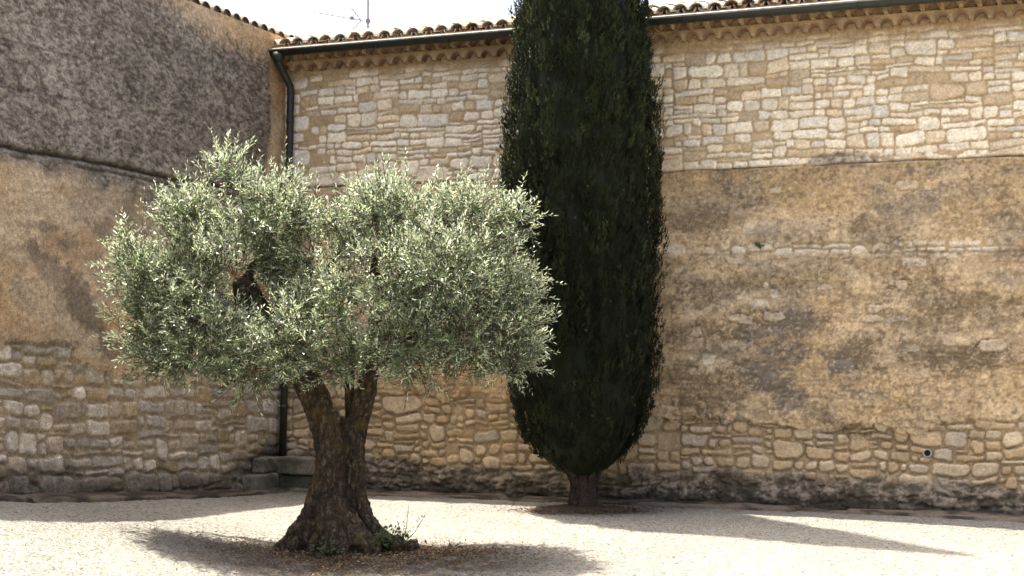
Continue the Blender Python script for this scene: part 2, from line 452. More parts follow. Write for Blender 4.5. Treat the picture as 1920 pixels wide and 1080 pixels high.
    ghost = sstep(.004, -.012, Dn) * (1 - .5 * sstep(1.2, 3.2, V2))    # stones ghosting through the thin coat
    Hp = 0.020 + .014 * sstep(1.7, 1.1, V2) + (med - .5) * .030 + (fine - .5) * .010 + ghost * .006
    H = H * (1 - plas) + np.maximum(Hp, H * .6) * plas
    C = lerp(C, (.62, .53, .40), gone * stone * .6 * (1 - up))
    crack = np.exp(-((V2 - shelf_v + .055) / .018) ** 2) * sstep(.30, .55, fbm(U2 * 2, V2, 42, 3)) * .8
    H -= crack * .025; C = lerp(C, (.16, .115, .065), crack * .7)
    # string line between masonry and plaster: a groove, with the ledge shadow painted dark
    line_v = 3.742 + (fbm(U2 * 2.5, U2 * 0, 43, 3) - .5) * .035
    line = np.exp(-((V2 - line_v) / .011) ** 2) * (.55 + .45 * sstep(.3, .6, fbm(U2 * 3, V2, 44, 2)))
    H -= line * .035; C = lerp(C, (.10, .075, .06), line * .8)
    H += .012 * up
    # weather stains on the plaster
    st = [(5.35, 1.31, 0.4, 0.17, 0.95, -0.35), (5.05, 1.43, 0.25, 0.13, 0.8, 0), (6.37, 1.2, 0.35, 0.11, 0.95, -0.45), (6.75, 1.0, 0.32, 0.08, 0.95, -0.4), (6.37, 2.02, 0.32, 0.13, 0.95, 0), (5.9, 1.94, 0.36, 0.12, 0.8, 0.1), (5.23, 1.91, 0.31, 0.1, 0.7, 0), (5.54, 2.39, 0.42, 0.12, 0.75, 0.2), (6.02, 2.47, 0.36, 0.09, 0.5, 0.1), (5.35, 3.17, 0.34, 0.18, 0.75, 0.2), (5.66, 3.28, 0.36, 0.13, 0.5, 0.1), (6.14, 2.99, 0.24, 0.08, 0.5, 0), (7.29, 2.99, 0.28, 0.13, 0.7, -0.2), (7.57, 3.18, 0.28, 0.14, 0.5, 0.3), (7.84, 3.31, 0.44, 0.11, 0.65, 0.2), (8.33, 3.38, 0.32, 0.11, 0.4, 0.2), (7.06, 2.28, 0.28, 0.08, 0.4, 0.1), (8.12, 2.21, 0.43, 0.16, 0.8, -0.25), (7.84, 2.35, 0.27, 0.1, 0.6, 0), (8.49, 2.03, 0.21, 0.11, 0.5, 0), (6.14, 1.64, 0.3, 0.16, 0.75, 0.2), (7.01, 1.67, 0.23, 0.17, 0.85, 0.2), (7.62, 2.04, 0.55, 0.08, 0.65, -0.15), (8.22, 1.64, 0.32, 0.12, 0.85, 0.1), (7.84, 1.7, 0.22, 0.09, 0.65, 0.1), (4.98, 2.3, 0.25, 0.08, 0.4, 0), (5.6, 1.7, 0.24, 0.07, 0.65, 0), (8.6, 3.04, 0.26, 0.14, 0.4, 0), (8.7, 1.81, 0.21, 0.17, 0.5, 0), (9.4, 2.6, 0.6, 0.2, 0.5, 0), (9.8, 1.6, 0.6, 0.2, 0.6, 0), (1.6, 1.5, 0.6, 0.3, 0.4, 0)]
    s1 = blobs(U2, V2, st, 51) * (1 - up)
    spk = sstep(.47, .66, fbm(U2 * 17, V2 * 20, 53, 4, .7))
    free = sstep(.44, .66, fbm(U2 * 1.3, V2 * 3.0, 54, 5)) * (1 - up) * .8 * sstep(.6, 1.2, V2)
    s1 = np.clip(np.clip(s1 * 1.3, 0, 1) * (.66 + .34 * spk) + free * (.35 + .65 * spk), 0, 1)
    tint = lerp(np.broadcast_to(np.array((.13, .093, .052)), U2.shape + (3,)), (.12, .10, .080), sstep(.45, .6, fbm(U2 * .8 + 9, V2 * .8, 55, 2)))
    C = C * (1 - .88 * s1[..., None]) + tint * (.88 * s1[..., None])
    # single stones left bare in the coat
    wob = (fbm(U2 * 11, V2 * 14, 66, 4) - .5) * 1.7
    for (u, v, a, b) in [(6.19, 2.09, 0.11, 0.05), (7.25, 2.06, 0.11, 0.03), (6.21, 3.48, 0.06, 0.03), (7.67, 3.48, 0.11, 0.05), (8.01, 2.72, 0.12, 0.03), (7.57, 2.41, 0.09, 0.05), (8.48, 1.77, 0.12, 0.05), (5.81, 2.06, 0.13, 0.05), (5.32, 1.93, 0.06, 0.05), (7.29, 2.17, 0.07, 0.04), (5.78, 2.71, 0.11, 0.04), (6.75, 2.4, 0.09, 0.03), (7.84, 3.44, 0.05, 0.03)]:
        e = (np.abs((U2 - u) / (a * 1.1)) ** 3 + np.abs((V2 - v) / (b * 1.1)) ** 3) ** .333 + wob
        k = sstep(1.0, .85, e); C = lerp(C, (.58, .46, .31), k * .7); H += k * .010 - np.exp(-((e - 1.05) / .1) ** 2) * .012
    gr = .6 * vnoise(U2 * 46, V2 * 46, 70) + .4 * vnoise(U2 * 23, V2 * 27, 71)
    mott = sstep(.36, .62, fbm(U2 * 1.4, V2 * 2.2, 72, 4))
    C = lerp(C, (.15, .11, .065), sstep(.56, .74, gr) * plas * (.10 + .46 * mott))
    C = lerp(C, (.66, .53, .36), sstep(.40, .26, gr) * plas * .30)
    # one grey stained run just above the string line
    g = blobs(U2, V2, [(6.95, 3.80, .34, .05, 1.0, 0.03)], 56)
    C = lerp(C, (.15, .125, .095), g * (.55 + .4 * spk))
    # browner tone blended in under the cornice
    C = lerp(C, (.40, .265, .135), washed * .55)
    C = C * (1 + (vnoise(U2 * 50, V2 * 50, 73) - .5) * .22)[..., None]
    # damp, lichen blackened foot
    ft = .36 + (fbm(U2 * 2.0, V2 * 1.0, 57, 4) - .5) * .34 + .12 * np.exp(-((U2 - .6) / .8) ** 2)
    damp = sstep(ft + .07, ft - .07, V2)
    gl = fbm(U2 * 9, V2 * 12, 58, 5, .75)
    Cd = lerp(np.broadcast_to(np.array((.055, .043, .030)), U2.shape + (3,)), (.25, .205, .15), sstep(.40, .66, gl))
    Cd = lerp(Cd, (.03, .032, .02), sstep(.50, .62, fbm(U2 * 5, V2 * 5.5, 59, 5)) * sstep(.42, .22, V2) * .9)
    C = C * (1 - .88 * damp[..., None]) + Cd * (.88 * damp[..., None])
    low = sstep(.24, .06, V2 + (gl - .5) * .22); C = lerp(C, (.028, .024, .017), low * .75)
    H = H * (1 - .6 * damp) + damp * ((gl - .5) * .07 + .018)
    H += sstep(.35, .0, V2) * .05
    # drain hole through the foot of the wall
    hole = np.hypot(U2 - 7.82, V2 - .635)
    H = np.where(hole < .036, -0.25, H)
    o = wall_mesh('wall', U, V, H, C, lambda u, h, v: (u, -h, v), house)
    o['label'] = 'wall of pale rubble above and stained tan plaster below'
build_right_wall()

LEFT_LEN = 9.6
def build_left_wall():
    rng = np.random.default_rng(9)
    U = np.arange(-0.02, LEFT_LEN, 0.0125); V = np.arange(-0.15, 5.66, 0.0125)
    U2, V2 = np.meshgrid(U, V)
    WU = U2 + (fbm(U2 * 6, V2 * 6, 132, 3) - 0.5) * 0.075
    WV = V2 + (fbm(U2 * 0.7, V2 * 0.7, 131, 2) - 0.5) * 0.10 + (fbm(U2 * 5, V2 * 7, 133, 3) - 0.5) * 0.065 - .05 * U2
    D = np.full(U2.shape, 1.0); ID = np.zeros(U2.shape, int); PX = np.zeros(U2.shape); PY = np.zeros(U2.shape)
    rects = pack(rng, -0.1, LEFT_LEN, -0.9, 2.5, 0.33, 0.15, .01, .6, .24, .6)
    n = raster(U, V, WU, WV, rects, rng, 0.024, D, ID, PX, PY, 0, 0.62, (.45, .95))
    r1 = rng.random(n)[ID]; r2 = rng.random(n)[ID]; r3 = rng.random(n)[ID]; tx = rng.normal(0, 1, n)[ID]; ty = rng.normal(0, 1, n)[ID]
    fine = fbm(U2 * 24, V2 * 24, 134, 4, .6); med = fbm(U2 * 5, V2 * 5, 135, 4); big = fbm(U2 * 0.9, V2 * 1.2, 136, 3)
    Dn = D + (fine - .5) * .026
    stone = sstep(.004, -.01, Dn)
    Cs = lerp(np.broadcast_to(np.array((.43, .345, .245)), U2.shape + (3,)), (.54, .465, .365), sstep(.2, .7, r1))
    Cs = lerp(Cs, (.34, .24, .11), sstep(.16, .1, r2) * .7); Cs = lerp(Cs, (.36, .31, .25), sstep(.74, .8, r2) * .8)
    Cs = Cs * (.78 + .3 * r3 + (fine - .5) * .5 + (med - .5) * .3)[..., None]
    mort = np.array((.35, .27, .175)) * (1 + (fine - .5) * .5 + (med - .5) * .5)[..., None]
    C = mort * (1 - stone[..., None]) + Cs * stone[..., None]
    prof = np.clip(-Dn / .022, 0, 1) ** .7
    H = stone * (prof * .017 + .003 + .010 * (tx * PX * .6 + ty * PY * .6).clip(-1, 1) + .012 * (r1 - .5)) + (fine - .5) * .010 - (1 - stone) * .008
    # plaster
    edge = np.interp(U2, [-1, .6, 1.5, 2.4, 3.2, 4.0, 5.2, 8, 10], [1.35, 1.38, 1.38, 1.40, 1.50, 1.66, 1.80, 2.0, 2.0]) + (fbm(U2 * 2.0, V2 * 2.0, 137, 4) - .5) * .45
    plas = sstep(edge - .012, edge + .02, V2 + (fine - .5) * .12)
    Cp = lerp(np.broadcast_to(np.array((.42, .285, .155)), U2.shape + (3,)), (.50, .375, .245), sstep(.35, .7, big))
    Cp = lerp(Cp, (.36, .235, .12), sstep(.5, .72, fbm(U2 * 1.6, V2 * 2.4, 140, 5)) * .6)
    Cp = lerp(Cp, (.42, .34, .24), sstep(.5, .72, fbm(U2 * 1.1 + 4, V2 * 2.0, 141, 4)) * .7)
    Cp = Cp * np.array((1.06, 1.03, .97))
    Cp = Cp * (1 + (fine - .5) * .45 + (med - .5) * .3)[..., None]
    Hp = .034 + (med - .5) * .028 + (fine - .5) * .012
    C = C * (1 - plas[..., None]) + Cp * plas[..., None]; H = H * (1 - plas) + Hp * plas
    # grey blackened roughcast above the ledge, running down below it in places
    lv = 3.62 + (fbm(U2 * 1.5, U2 * 0, 138, 3) - .5) * .05
    above = sstep(-.01, .01, V2 - lv)
    drop = np.interp(U2, [-1, .3, 1.0, 1.8, 2.4, 3.0, 3.6, 4.4, 5.2, 9, 10], [.6, .85, 1.0, 1.05, 1.0, .60, .30, .20, .15, .2, .3])
    dn = (lv - V2) / drop
    run = sstep(1.25, .15, dn + (fbm(U2 * 3.5, V2 * 1.6, 139, 4) - .5) * 1.3) * (1 - above)
    top = 5.60 - .16 * sstep(3.0, .4, U2) + (fbm(U2 * 1.2, V2 * 1.2, 142, 4) - .5) * .25 - .16 * np.exp(-((U2 - 1.6) / .9) ** 2)
    gl = fbm(U2 * 7, V2 * 13, 144, 6, .80); gm = fbm(U2 * 1.6, V2 * 1.6, 145, 5, .6); sp = fbm(U2 * 18, V2 * 36, 152, 3, .8)
    grey = above * sstep(top + .10, top - .22, V2 + (fine - .5) * .35 + (gl - .5) * .45)
    grey = np.maximum(grey, np.clip(run * 1.1, 0, 1))
    side = .44 + (fbm(V2 * 2, U2 * 2, 143, 3) - .5) * .14 - .10 * sstep(3.6, 4.6, V2)
    grey *= sstep(side - .03, side + .07, U2 + (fine - .5) * .05)
    Cg = lerp(np.broadcast_to(np.array((.066, .055, .043)), U2.shape + (3,)), (.29, .25, .198), sstep(.32, .68, .45 * gl + .55 * sp))
    Cg = Cg * (.60 + .85 * gm + .10 * sstep(1.0, 3.5, U2))[..., None]
    C = C * (1 - .94 * grey[..., None]) + Cg * (.94 * grey[..., None])
    H += grey * ((gl - .5) * .018 + (sp - .5) * .010) + above * .012
    # the ledge crack with its chipped lip
    ln = np.exp(-((V2 - lv) / .020) ** 2)
    H -= ln * .045; C = lerp(C, (.035, .030, .024), ln * .9)
    lip = np.exp(-((V2 - lv + .075) / .016) ** 2) * sstep(.35, .55, fbm(U2 * 2, V2, 146, 3))
    H -= lip * .02; C = lerp(C, (.05, .042, .032), lip * .7)
    # dark weather marks on the plaster
    st = [(4.47, 2.48, 0.32, 0.1, 0.7, 0.7), (4.06, 2.23, 0.29, 0.11, 0.9, 0.8), (3.79, 2.01, 0.26, 0.09, 0.8, 0.8), (3.54, 1.73, 0.22, 0.08, 0.95, 0), (4.47, 1.78, 0.36, 0.03, 0.95, 0), (5.01, 1.77, 0.12, 0.04, 0.95, 0), (4.55, 2.91, 0.2, 0.04, 0.7, 0), (3.72, 2.95, 0.22, 0.07, 0.8, 0.2), (4.23, 2.78, 0.16, 0.04, 0.6, 0), (2.89, 2.78, 0.39, 0.17, 0.6, 0), (4.93, 2.2, 0.19, 0.06, 0.4, 0.5), (3.1, 3.0, 0.35, 0.16, 0.6, 0.2)]
    s1 = blobs(U2, V2, st, 147) * plas * (1 - above)
    s1 = np.clip(s1 + .5 * sstep(.52, .8, fbm(U2 * 1.5, V2 * 2.6, 148, 5)) * plas * (1 - above), 0, 1)
    C = C * (1 - .75 * s1[..., None]) + np.array((.12, .095, .07)) * (.75 * s1[..., None])
    gr = .6 * vnoise(U2 * 24, V2 * 44, 153) + .4 * vnoise(U2 * 13, V2 * 24, 154)
    C = C * (1 + (gr - .5) * .5)[..., None] * np.array((1.02, 1.01, 1.0))
    # damp foot, mossy in the corner
    g0 = .085 * np.clip(U2, 0, 6.5)
    ft = .20 + (fbm(U2 * 2.0, V2, 149, 4) - .5) * .22 + .40 * np.exp(-(U2 / .9) ** 2)
    damp = sstep(ft + .10, ft - .10, V2 - g0)
    Cd = lerp(np.broadcast_to(np.array((.035, .033, .022)), U2.shape + (3,)), (.16, .14, .11), sstep(.42, .7, gl))
    C = C * (1 - .8 * damp[..., None]) + Cd * (.8 * damp[..., None])
    H += sstep(.30, .0, V2 - g0) * .04
    # faint horizontal day joints high on the render
    for vv, a in ((4.62, .5), (4.18, .35)):
        q = np.exp(-((V2 - vv - .02 * np.sin(U2 * 2)) / .010) ** 2) * sstep(3.6, 4.4, U2) * a
        H -= q * .02; C = lerp(C, (.05, .045, .04), q)
    o = wall_mesh('wall', U, V, H, C, lambda u, h, v: (h, -u, v), annex)
    me = o.data; me.materials[0] = M_RENDER; me.flip_normals()
    o['label'] = 'wall of blackened render over tan plaster and grey rubble'
build_left_wall()

# bodies of the two buildings behind their faces
b = MB(); b.box(0.05, 0.12, -0.3, RIGHT_LEN, 6.4, 5.35, (.45, .33, .2)); b.build('rear_wall', M_WALL, house)
b = MB(); b.box(-6.4, -LEFT_LEN, -0.3, -0.12, 0.02, 5.45, (.40, .30, .2)); b.build('rear_wall', M_WALL, annex)

# ------------------------------------------------------------------ clay tile roofs
def tile_roof(name, frame, n_cols, pitch, n_rows, slope, z_eave, over, parent, seed, pale, first=0, filled=False):
    """frame(a, d, z): a along the eave, d up the slope (plan), z height"""
    rng = random.Random(seed); mb = MB()
    seg = 7; L = 0.42; step = 0.33
    def tile(a, d0, up, z0, r0, r1, col, rot):
        vs = []; th = .014
        for j in (0, 1):
            d = d0 + j * L; z = z0 + j * L * slope; r = r0 if j == 0 else r1
            for rr in (r, r - th):
                for k in range(seg + 1):
                    an = PI * k / seg
                    x = math.cos(an) * rr; h = math.sin(an) * rr * .88 * up
                    vs.append(frame(a + x + rot * j, d, z + h))
        n = seg + 1; fs = []
        for k in range(seg):
            fs.append((k, k + 1, 2 * n + k + 1, 2 * n + k)); fs.append((n + k, 3 * n + k, 3 * n + k + 1, n + k + 1))
            fs.append((k, n + k, n + k + 1, k + 1)); fs.append((2 * n + k, 2 * n + k + 1, 3 * n + k + 1, 3 * n + k))
        fs.append((0, 2 * n, 3 * n, n)); fs.append((seg, n + seg, 3 * n + seg, 2 * n + seg))
        mb.add(vs, fs, col)
        if filled and up > 0 and d0 < 0:
            mb.add([frame(a + math.cos(PI * k / seg) * (r0 - .012), d0 + .03, z0 + math.sin(PI * k / seg) * (r0 - .012) * .88) for k in range(seg + 1)], [tuple(range(seg + 1))], tuple(q * .8 for q in pale))
    for c in range(first, n_cols):
        a = c * pitch
        for r in range(3 if c < 0 else 0, n_rows):
            k = rng.random()
            base = tuple(q * w for q, w in zip(pale, (.72, .58, .48))) if k < .12 else tuple(q * w for q, w in zip(pale, (.85, .76, .68))) if k < .38 else pale
            v = rng.uniform(.75, 1.12); col = tuple(q * v for q in base)
            jx = rng.uniform(-.008, .008); jr = rng.uniform(-.012, .012); jd = rng.uniform(-.02, .02) if r == 0 else rng.uniform(-.01, .01)
            d0 = -over + r * step + jd; z0 = z_eave + (r * step - over) * slope + .008 * (r % 2) + rng.uniform(-.004, .006)
            tile(a + jx, d0, 1, z0 + .030, .088, .076, col, jr)
            col2 = tuple(q * .8 for q in base)
            tile(a + pitch / 2 + jx, d0 + .03, -1, z0 + .055, .082, .092, col2, jr)
    # board under the tiles
    A = n_cols * pitch; D = n_rows * step
    q = [frame(-.05, 0.0, z_eave - .075), frame(A, 0.0, z_eave - .075), frame(A, D, z_eave - .075 + D * slope), frame(-.05, D, z_eave - .075 + D * slope)]
    q2 = [(p[0], p[1], p[2] + .04) for p in q]
    mb.add(q + q2, [(0, 3, 2, 1), (4, 5, 6, 7), (0, 1, 5, 4), (1, 2, 6, 5), (2, 3, 7, 6), (3, 0, 4, 7)], (.28, .19, .12))
    # ridge cap
    for c in range(int(A / .36)):
        vs = []; 
        for j in (0, 1):
            for k in range(seg + 1):
                an = PI * k / seg
                vs.append(frame(c * .36 + j * .40, D + .10 * math.cos(an), z_eave + D * slope + .03 + .09 * math.sin(an) + .012 * j))
        n = seg + 1
        v = rng.uniform(.8, 1.1)
        mb.add(vs, [(k, k + 1, n + k + 1, n + k) for k in range(seg)], tuple(q * v for q in pale))
    return mb.build(name, M_TILE, parent, smooth=False)

Z_EAVE = 5.50
roof = tile_roof('roof', lambda a, d, z: (a + .02, d, z), 60, .193, 10, .25, Z_EAVE + .05, .31, house, 3, (.47, .42, .335), -7)
roof_l = tile_roof('roof', lambda a, d, z: (-d, .15 - a, z), 45, .215, 12, .25, 5.63, .04, annex, 4, (.15, .125, .095), 0, True)

def build_rear_slopes():
    D = 10 * .33; z = Z_EAVE + .05 + D * .25
    b = MB()
    b.add([(-1.4, D, z - .03), (RIGHT_LEN, D, z - .03), (RIGHT_LEN, 2 * D, Z_EAVE - .05), (-1.4, 2 * D, Z_EAVE - .05)], [(0, 1, 2, 3)], (.45, .32, .2))
    b.build('rear_roof', M_TILE, house)
build_rear_slopes()

# ------------------------------------------------------------------ genoise cornice: two corbelled courses of tile ends
def build_cornice():
    rng = random.Random(12); mb = MB()
    pitch = .193; n = 60; seg = 8
    for row, (z0, z1, d1, d0, off) in enumerate(((5.205, 5.318, .125, -.02, 0.0), (5.322, 5.435, .25, .10, .5))):
        for c in range(n):
            a0 = (c + off * 1.0) * pitch + .03; am = a0 + pitch / 2
            r = .072 + rng.uniform(-.006, .005); jd = rng.uniform(-.012, .012); zb = z0 + rng.uniform(-.006, .004)
            mk = rng.uniform(.85, 1.1); m = tuple(v * mk for v in (.42, .29, .155)); tk = rng.uniform(.75, 1.15); t = tuple(v * tk for v in (.26, .165, .10))
            dd = d1 + jd
            arc = [(am - math.cos(PI * k / seg) * r, zb + math.sin(PI * k / seg) * r * 1.12) for k in range(seg + 1)]
            # mortar face around the arch
            out = [(a0, zb)] + [(a0 + pitch * k / seg, z1) for k in range(seg + 1)] + [(a0 + pitch, zb)]
            vs = [(x, -dd, z) for x, z in arc] + [(a0 + pitch * k / seg, -d1, z1) for k in range(seg + 1)]
            vs += [(a0, -d1, zb), (a0 + pitch, -d1, zb)]
            fs = [(k, k + 1, seg + 2 + k, seg + 1 + k) for k in range(seg)]
            fs.append((2 * seg + 2, 0, seg + 1)); fs.append((seg, 2 * seg + 3, 2 * seg + 1))
            mb.add(vs, fs, m)
            # tile lip, proud of the mortar, and the barrel running back
            lip = []
            for rr, d in ((r + .002, dd + .014), (r - .013, dd + .014), (r - .013, d0)):
                for k in range(seg + 1):
                    lip.append((am - math.cos(PI * k / seg) * rr, -d, zb + math.sin(PI * k / seg) * rr * 1.12))
            q = seg + 1; fs = []
            for k in range(seg):
                fs.append((k, k + 1, q + k + 1, q + k)); fs.append((q + k, q + k + 1, 2 * q + k + 1, 2 * q + k))
            mb.add(lip, fs, t)
            back = [(x, -(d0 + .004), z) for x, z in arc] 
            mb.add(back, [tuple(range(seg + 1))], tuple(v * .8 for v in m))
            # underside of the mortar between arches
            for x0, x1 in ((a0, am - r), (am + r, a0 + pitch)):
                mb.add([(x0, -d1, zb), (x1, -d1, zb), (x1, -d0, zb), (x0, -d0, zb)], [(0, 1, 2, 3)], m)
        # bed above each course
        A = n * pitch + .15
        mb.box(.02, -(d1 + .012), z1 + .0005, A, .1, z1 + .0035, (.36, .25, .13))
    mb.box(.02, -.33, 5.4395, n * pitch, .1, 5.475, (.30, .20, .12))
    mb.build('cornice', M_CORN, house, smooth=False)
build_cornice()

# ------------------------------------------------------------------ gutter, downpipe
def build_gutter():
    mb = MB(); rim = MB(); seg = 10; r = .066; yc = -.335; fall = .0
    z = lambda a: Z_EAVE - .075
    A0, A1 = -.02, RIGHT_LEN - .1
    for a in (0,):
        vs = []
        for x in (A0, A1):
            for rr in (r, r - .006):
                for k in range(seg + 1):
                    an = PI + PI * k / seg
                    vs.append((x, yc + math.cos(an) * rr, z(x) + math.sin(an) * rr * 1.05))
        n = seg + 1; fs = []
        for k in range(seg):
            fs += [(k, k + 1, 2 * n + k + 1, 2 * n + k), (n + k, 3 * n + k, 3 * n + k + 1, n + k + 1), (k, n + k, n + k + 1, k + 1), (2 * n + k, 2 * n + k + 1, 3 * n + k + 1, 3 * n + k)]
        mb.add(vs, fs)
    for x in (A0, A1):                                               # end caps
        mb.add([(x, yc + math.cos(PI + PI * k / seg) * (r - .001), z(x) + math.sin(PI + PI * k / seg) * r * 1.05) for k in range(seg + 1)], [tuple(range(seg + 1))])
    g = mb.build('gutter', M_GUT, house, smooth=True)
    rim.tube([(A0, yc - r, z(0) + .004), (A1, yc - r, z(0) + .004)], .014, 8)
    rim.build('rim', M_RIM, g, smooth=True)
    x = .55
    while x < A1:
        br = MB(); br.tube([(x, yc - r - .004, z(x) + .012), (x, yc - r * .72, z(x) - r * .78), (x, yc, z(x) - r * 1.1), (x, yc + r * .8, z(x) - r * .7), (x, yc + r + .01, z(x) + .015), (x, -.2, z(x) + .045)], .007, 6)
        x += .95; br.build('bracket', M_GUT, g, smooth=True)
    p = MB()
    p.tube([(.14, yc, z(0) - .05), (.14, yc, z(0) - .13), (.15, yc + .02, z(0) - .17), (.178, -.16, z(0) - .36), (.185, -.105, z(0) - .42), (.185, -.10, z(0) - .50),
            (.163, -.098, 3.6), (.135, -.098, 2.0), (.10, -.098, .40)], .046, 14)
    dp = p.build('downpipe', M_GUT, house, smooth=True)
    h = MB(); h.tube([(.14, yc, z(0) - .03), (.14, yc, z(0) - .10), (.14, yc, z(0) - .15)], [.085, .075, .05], 14); h.build('hopper', M_GUT, dp, smooth=True)
    for zz, uu in ((4.55, .178), (2.6, .145), (1.0, .113)):
        c = MB(); c.tube([(uu, -.098, zz), (uu, -.098, zz + .05)], .053, 14); c.build('collar', M_GUT, dp, smooth=True)
build_gutter()

# drain pipe stub set in the foot of the wall
def build_drain():
    mb = MB(); n = 18
    vs = []
    for (y, r) in ((-.005, .046), (-.040, .046), (-.040, .034), (.20, .034)):
        vs += [(7.82 + math.cos(2 * PI * k / n) * r, y, .635 + math.sin(2 * PI * k / n) * r) for k in range(n)]
    fs = [(j * n + k, j * n + (k + 1) % n, (j + 1) * n + (k + 1) % n, (j + 1) * n + k) for j in range(3) for k in range(n)]
    fs.append(tuple(3 * n + k for k in range(n)))
    mb.add(vs, fs); mb.build('drain_pipe', M_PVC, house, smooth=False)
build_drain()

# ------------------------------------------------------------------ plinth blocks in the corner and the kerb strip
def rough_block(name, x0, x1, y0, y1, z0, z1, col, parent, seed, rnd=.03, n=18):
    """squared stone with worn arrises"""
    vs = []; fs = []; cl = []
    c = np.array([(x0 + x1) / 2, (y0 + y1) / 2, (z0 + z1) / 2]); hs = np.array([(x1 - x0) / 2, (y1 - y0) / 2, (z1 - z0) / 2])
    g = np.linspace(-1, 1, n); A, B = np.meshgrid(g, g); A = A.ravel(); B = B.ravel(); I = np.arange(n * n).reshape(n, n)
    for ax in range(3):
        for s in (-1, 1):
            p = np.zeros((n * n, 3)); p[:, ax] = s; p[:, (ax + 1) % 3] = A * s; p[:, (ax + 2) % 3] = B
            q = p * hs; inner = np.clip(q, -(hs - rnd), hs - rnd); d = q - inner; L = np.linalg.norm(d, axis=1, keepdims=True); L[L == 0] = 1
            q = inner + d / L * rnd
            w = fbm(q[:, 0] * 9 + q[:, 1] * 5 + seed, q[:, 2] * 9 + q[:, 1] * 4, seed, 4) - .5
            q = q * (1 + w[:, None] * .10)
            b0 = sum(len(v) for v in vs); vs.append(q + c)
            fs.append(b0 + np.stack([I[:-1, :-1], I[:-1, 1:], I[1:, 1:], I[1:, :-1]], -1).reshape(-1, 4))
            m = sstep(.45, .7, fbm(q[:, 0] * 6 + 3, q[:, 2] * 6 + q[:, 1] * 6, seed + 3, 4))[:, None]
            cl.append(np.array(col) * (1 - m * .7) + np.array((.04, .042, .026)) * m * .7)
    return mesh_np(name, np.concatenate(vs), np.concatenate(fs), M_KERB, parent, np.concatenate(cl))
rough_block('plinth_block', .10, .78, -.36, -.01, .21, .42, (.19, .16, .12), house, 1)
rough_block('plinth_block', .16, .86, -.33, -.01, -.1, .20, (.09, .08, .055), house, 2)
rough_block('plinth_block', .875, 1.17, -.26, -.01, -.1, .36, (.20, .17, .13), house, 3)
rough_block('plinth_block', .03, .24, -.95, -.40, -.1, .24, (.17, .15, .115), annex, 4)
rough_block('plinth_block', .03, .20, -.72, -.38, .245, .43, (.19, .165, .125), annex, 5)

def build_kerb():
    pts = []
    n1 = 330; n2 = 420
    for i in range(n1): pts.append((0, -(8.6 - 8.25 * i / (n1 - 1))))
    path = [(a, b, 'L') for a, b in pts]
    path += [(.35 + (RIGHT_LEN - .35) * i / (n2 - 1), 0, 'R') for i in range(n2)]
    prof = [(0.0, .02), (.02, .040), (.12, .048), (.24, .046), (.30, .038), (.325, .02), (.33, -.05)]
    V = []; C = []
    for i, (lx, ly, side) in enumerate(path):
        for j, (d, h) in enumerate(prof):
            if side == 'L': k = .05 + .06 * math.sin(i * .011); x, y = k + d, ly
            else: k = .055; x, y = lx, -(k + d)
            wx, wy = to_world(x, y)
            s = i * .026
            nz = (fbm(np.array([s * 3.]), np.array([j * .7]), 61, 4)[0] - .5)
            gz = float(ground_h(wx, wy))
            joint = 1.0 if vnoise(np.array([s * 2.2]), np.array([.5]), 62)[0] < .12 else 0.0
            if 0 < j < 6: h = h + nz * .05 - joint * .03
            V.append((wx, wy, gz + h))
            m = fbm(np.array([s * 4.]), np.array([j * .9]), 63, 4)[0]
            t = float(sstep(.40, .62, m)); c = np.array((.035, .028, .02)) * (1 - t) + np.array((.13, .105, .075)) * t
            if side == 'L': c = c * .75
            C.append(c)
    n = len(prof); I = np.arange(len(path) * n).reshape(len(path), n)
    F = np.stack([I[:-1, :-1], I[1:, :-1], I[1:, 1:], I[:-1, 1:]], -1).reshape(-1, 4)
    o = mesh_np('kerb', V, F, M_KERB, None, np.array(C), smooth=True); tag(o, kind='structure')
build_kerb()

# ------------------------------------------------------------------ antenna on the roof
def build_antenna():
    bx, by = to_world(-.55, 3.5)
    t = empty('television_antenna', (bx, by, 6.38)); tag(t, 'thin television aerial with a long boom on a mast above the tiled roof', 'antenna')
    m = MB(); m.tube([(0, 0, 0), (0, 0, 1.75)], .013, 8); m.build('mast', M_ANT, t)
    m = MB(); m.tube([(.05, 0, .26), (-.76, -.1, .38)], .007, 6); m.build('boom', M_ANT, t)
    m = MB()
    for k in range(9):
        f = k / 8; x = -.12 - f * .66; z = .285 + f * .094; w = .16 - .07 * f
        m.tube([(x, -w - .1 * f, z), (x, w - .1 * f, z)], .0045, 5)
    m.build('director_rod', M_ANT, t)
    m = MB()
    for s in (-1, 1):
        m.tube([(-.10, -.02, .28), (-.26, -.02, .29 + s * .19)], .005, 5)
        for q in range(1, 5): m.tube([(-.10 - q * .035, -.18, .28 + s * q * .043), (-.10 - q * .035, .14, .28 + s * q * .043)], .0035, 5)
    m.box(-.26, -.06, .285, -.21, -.02, .33); m.box(-.03, -.025, .24, .03, .025, .30)
    m.build('reflector', M_ANT, t)
build_antenna()

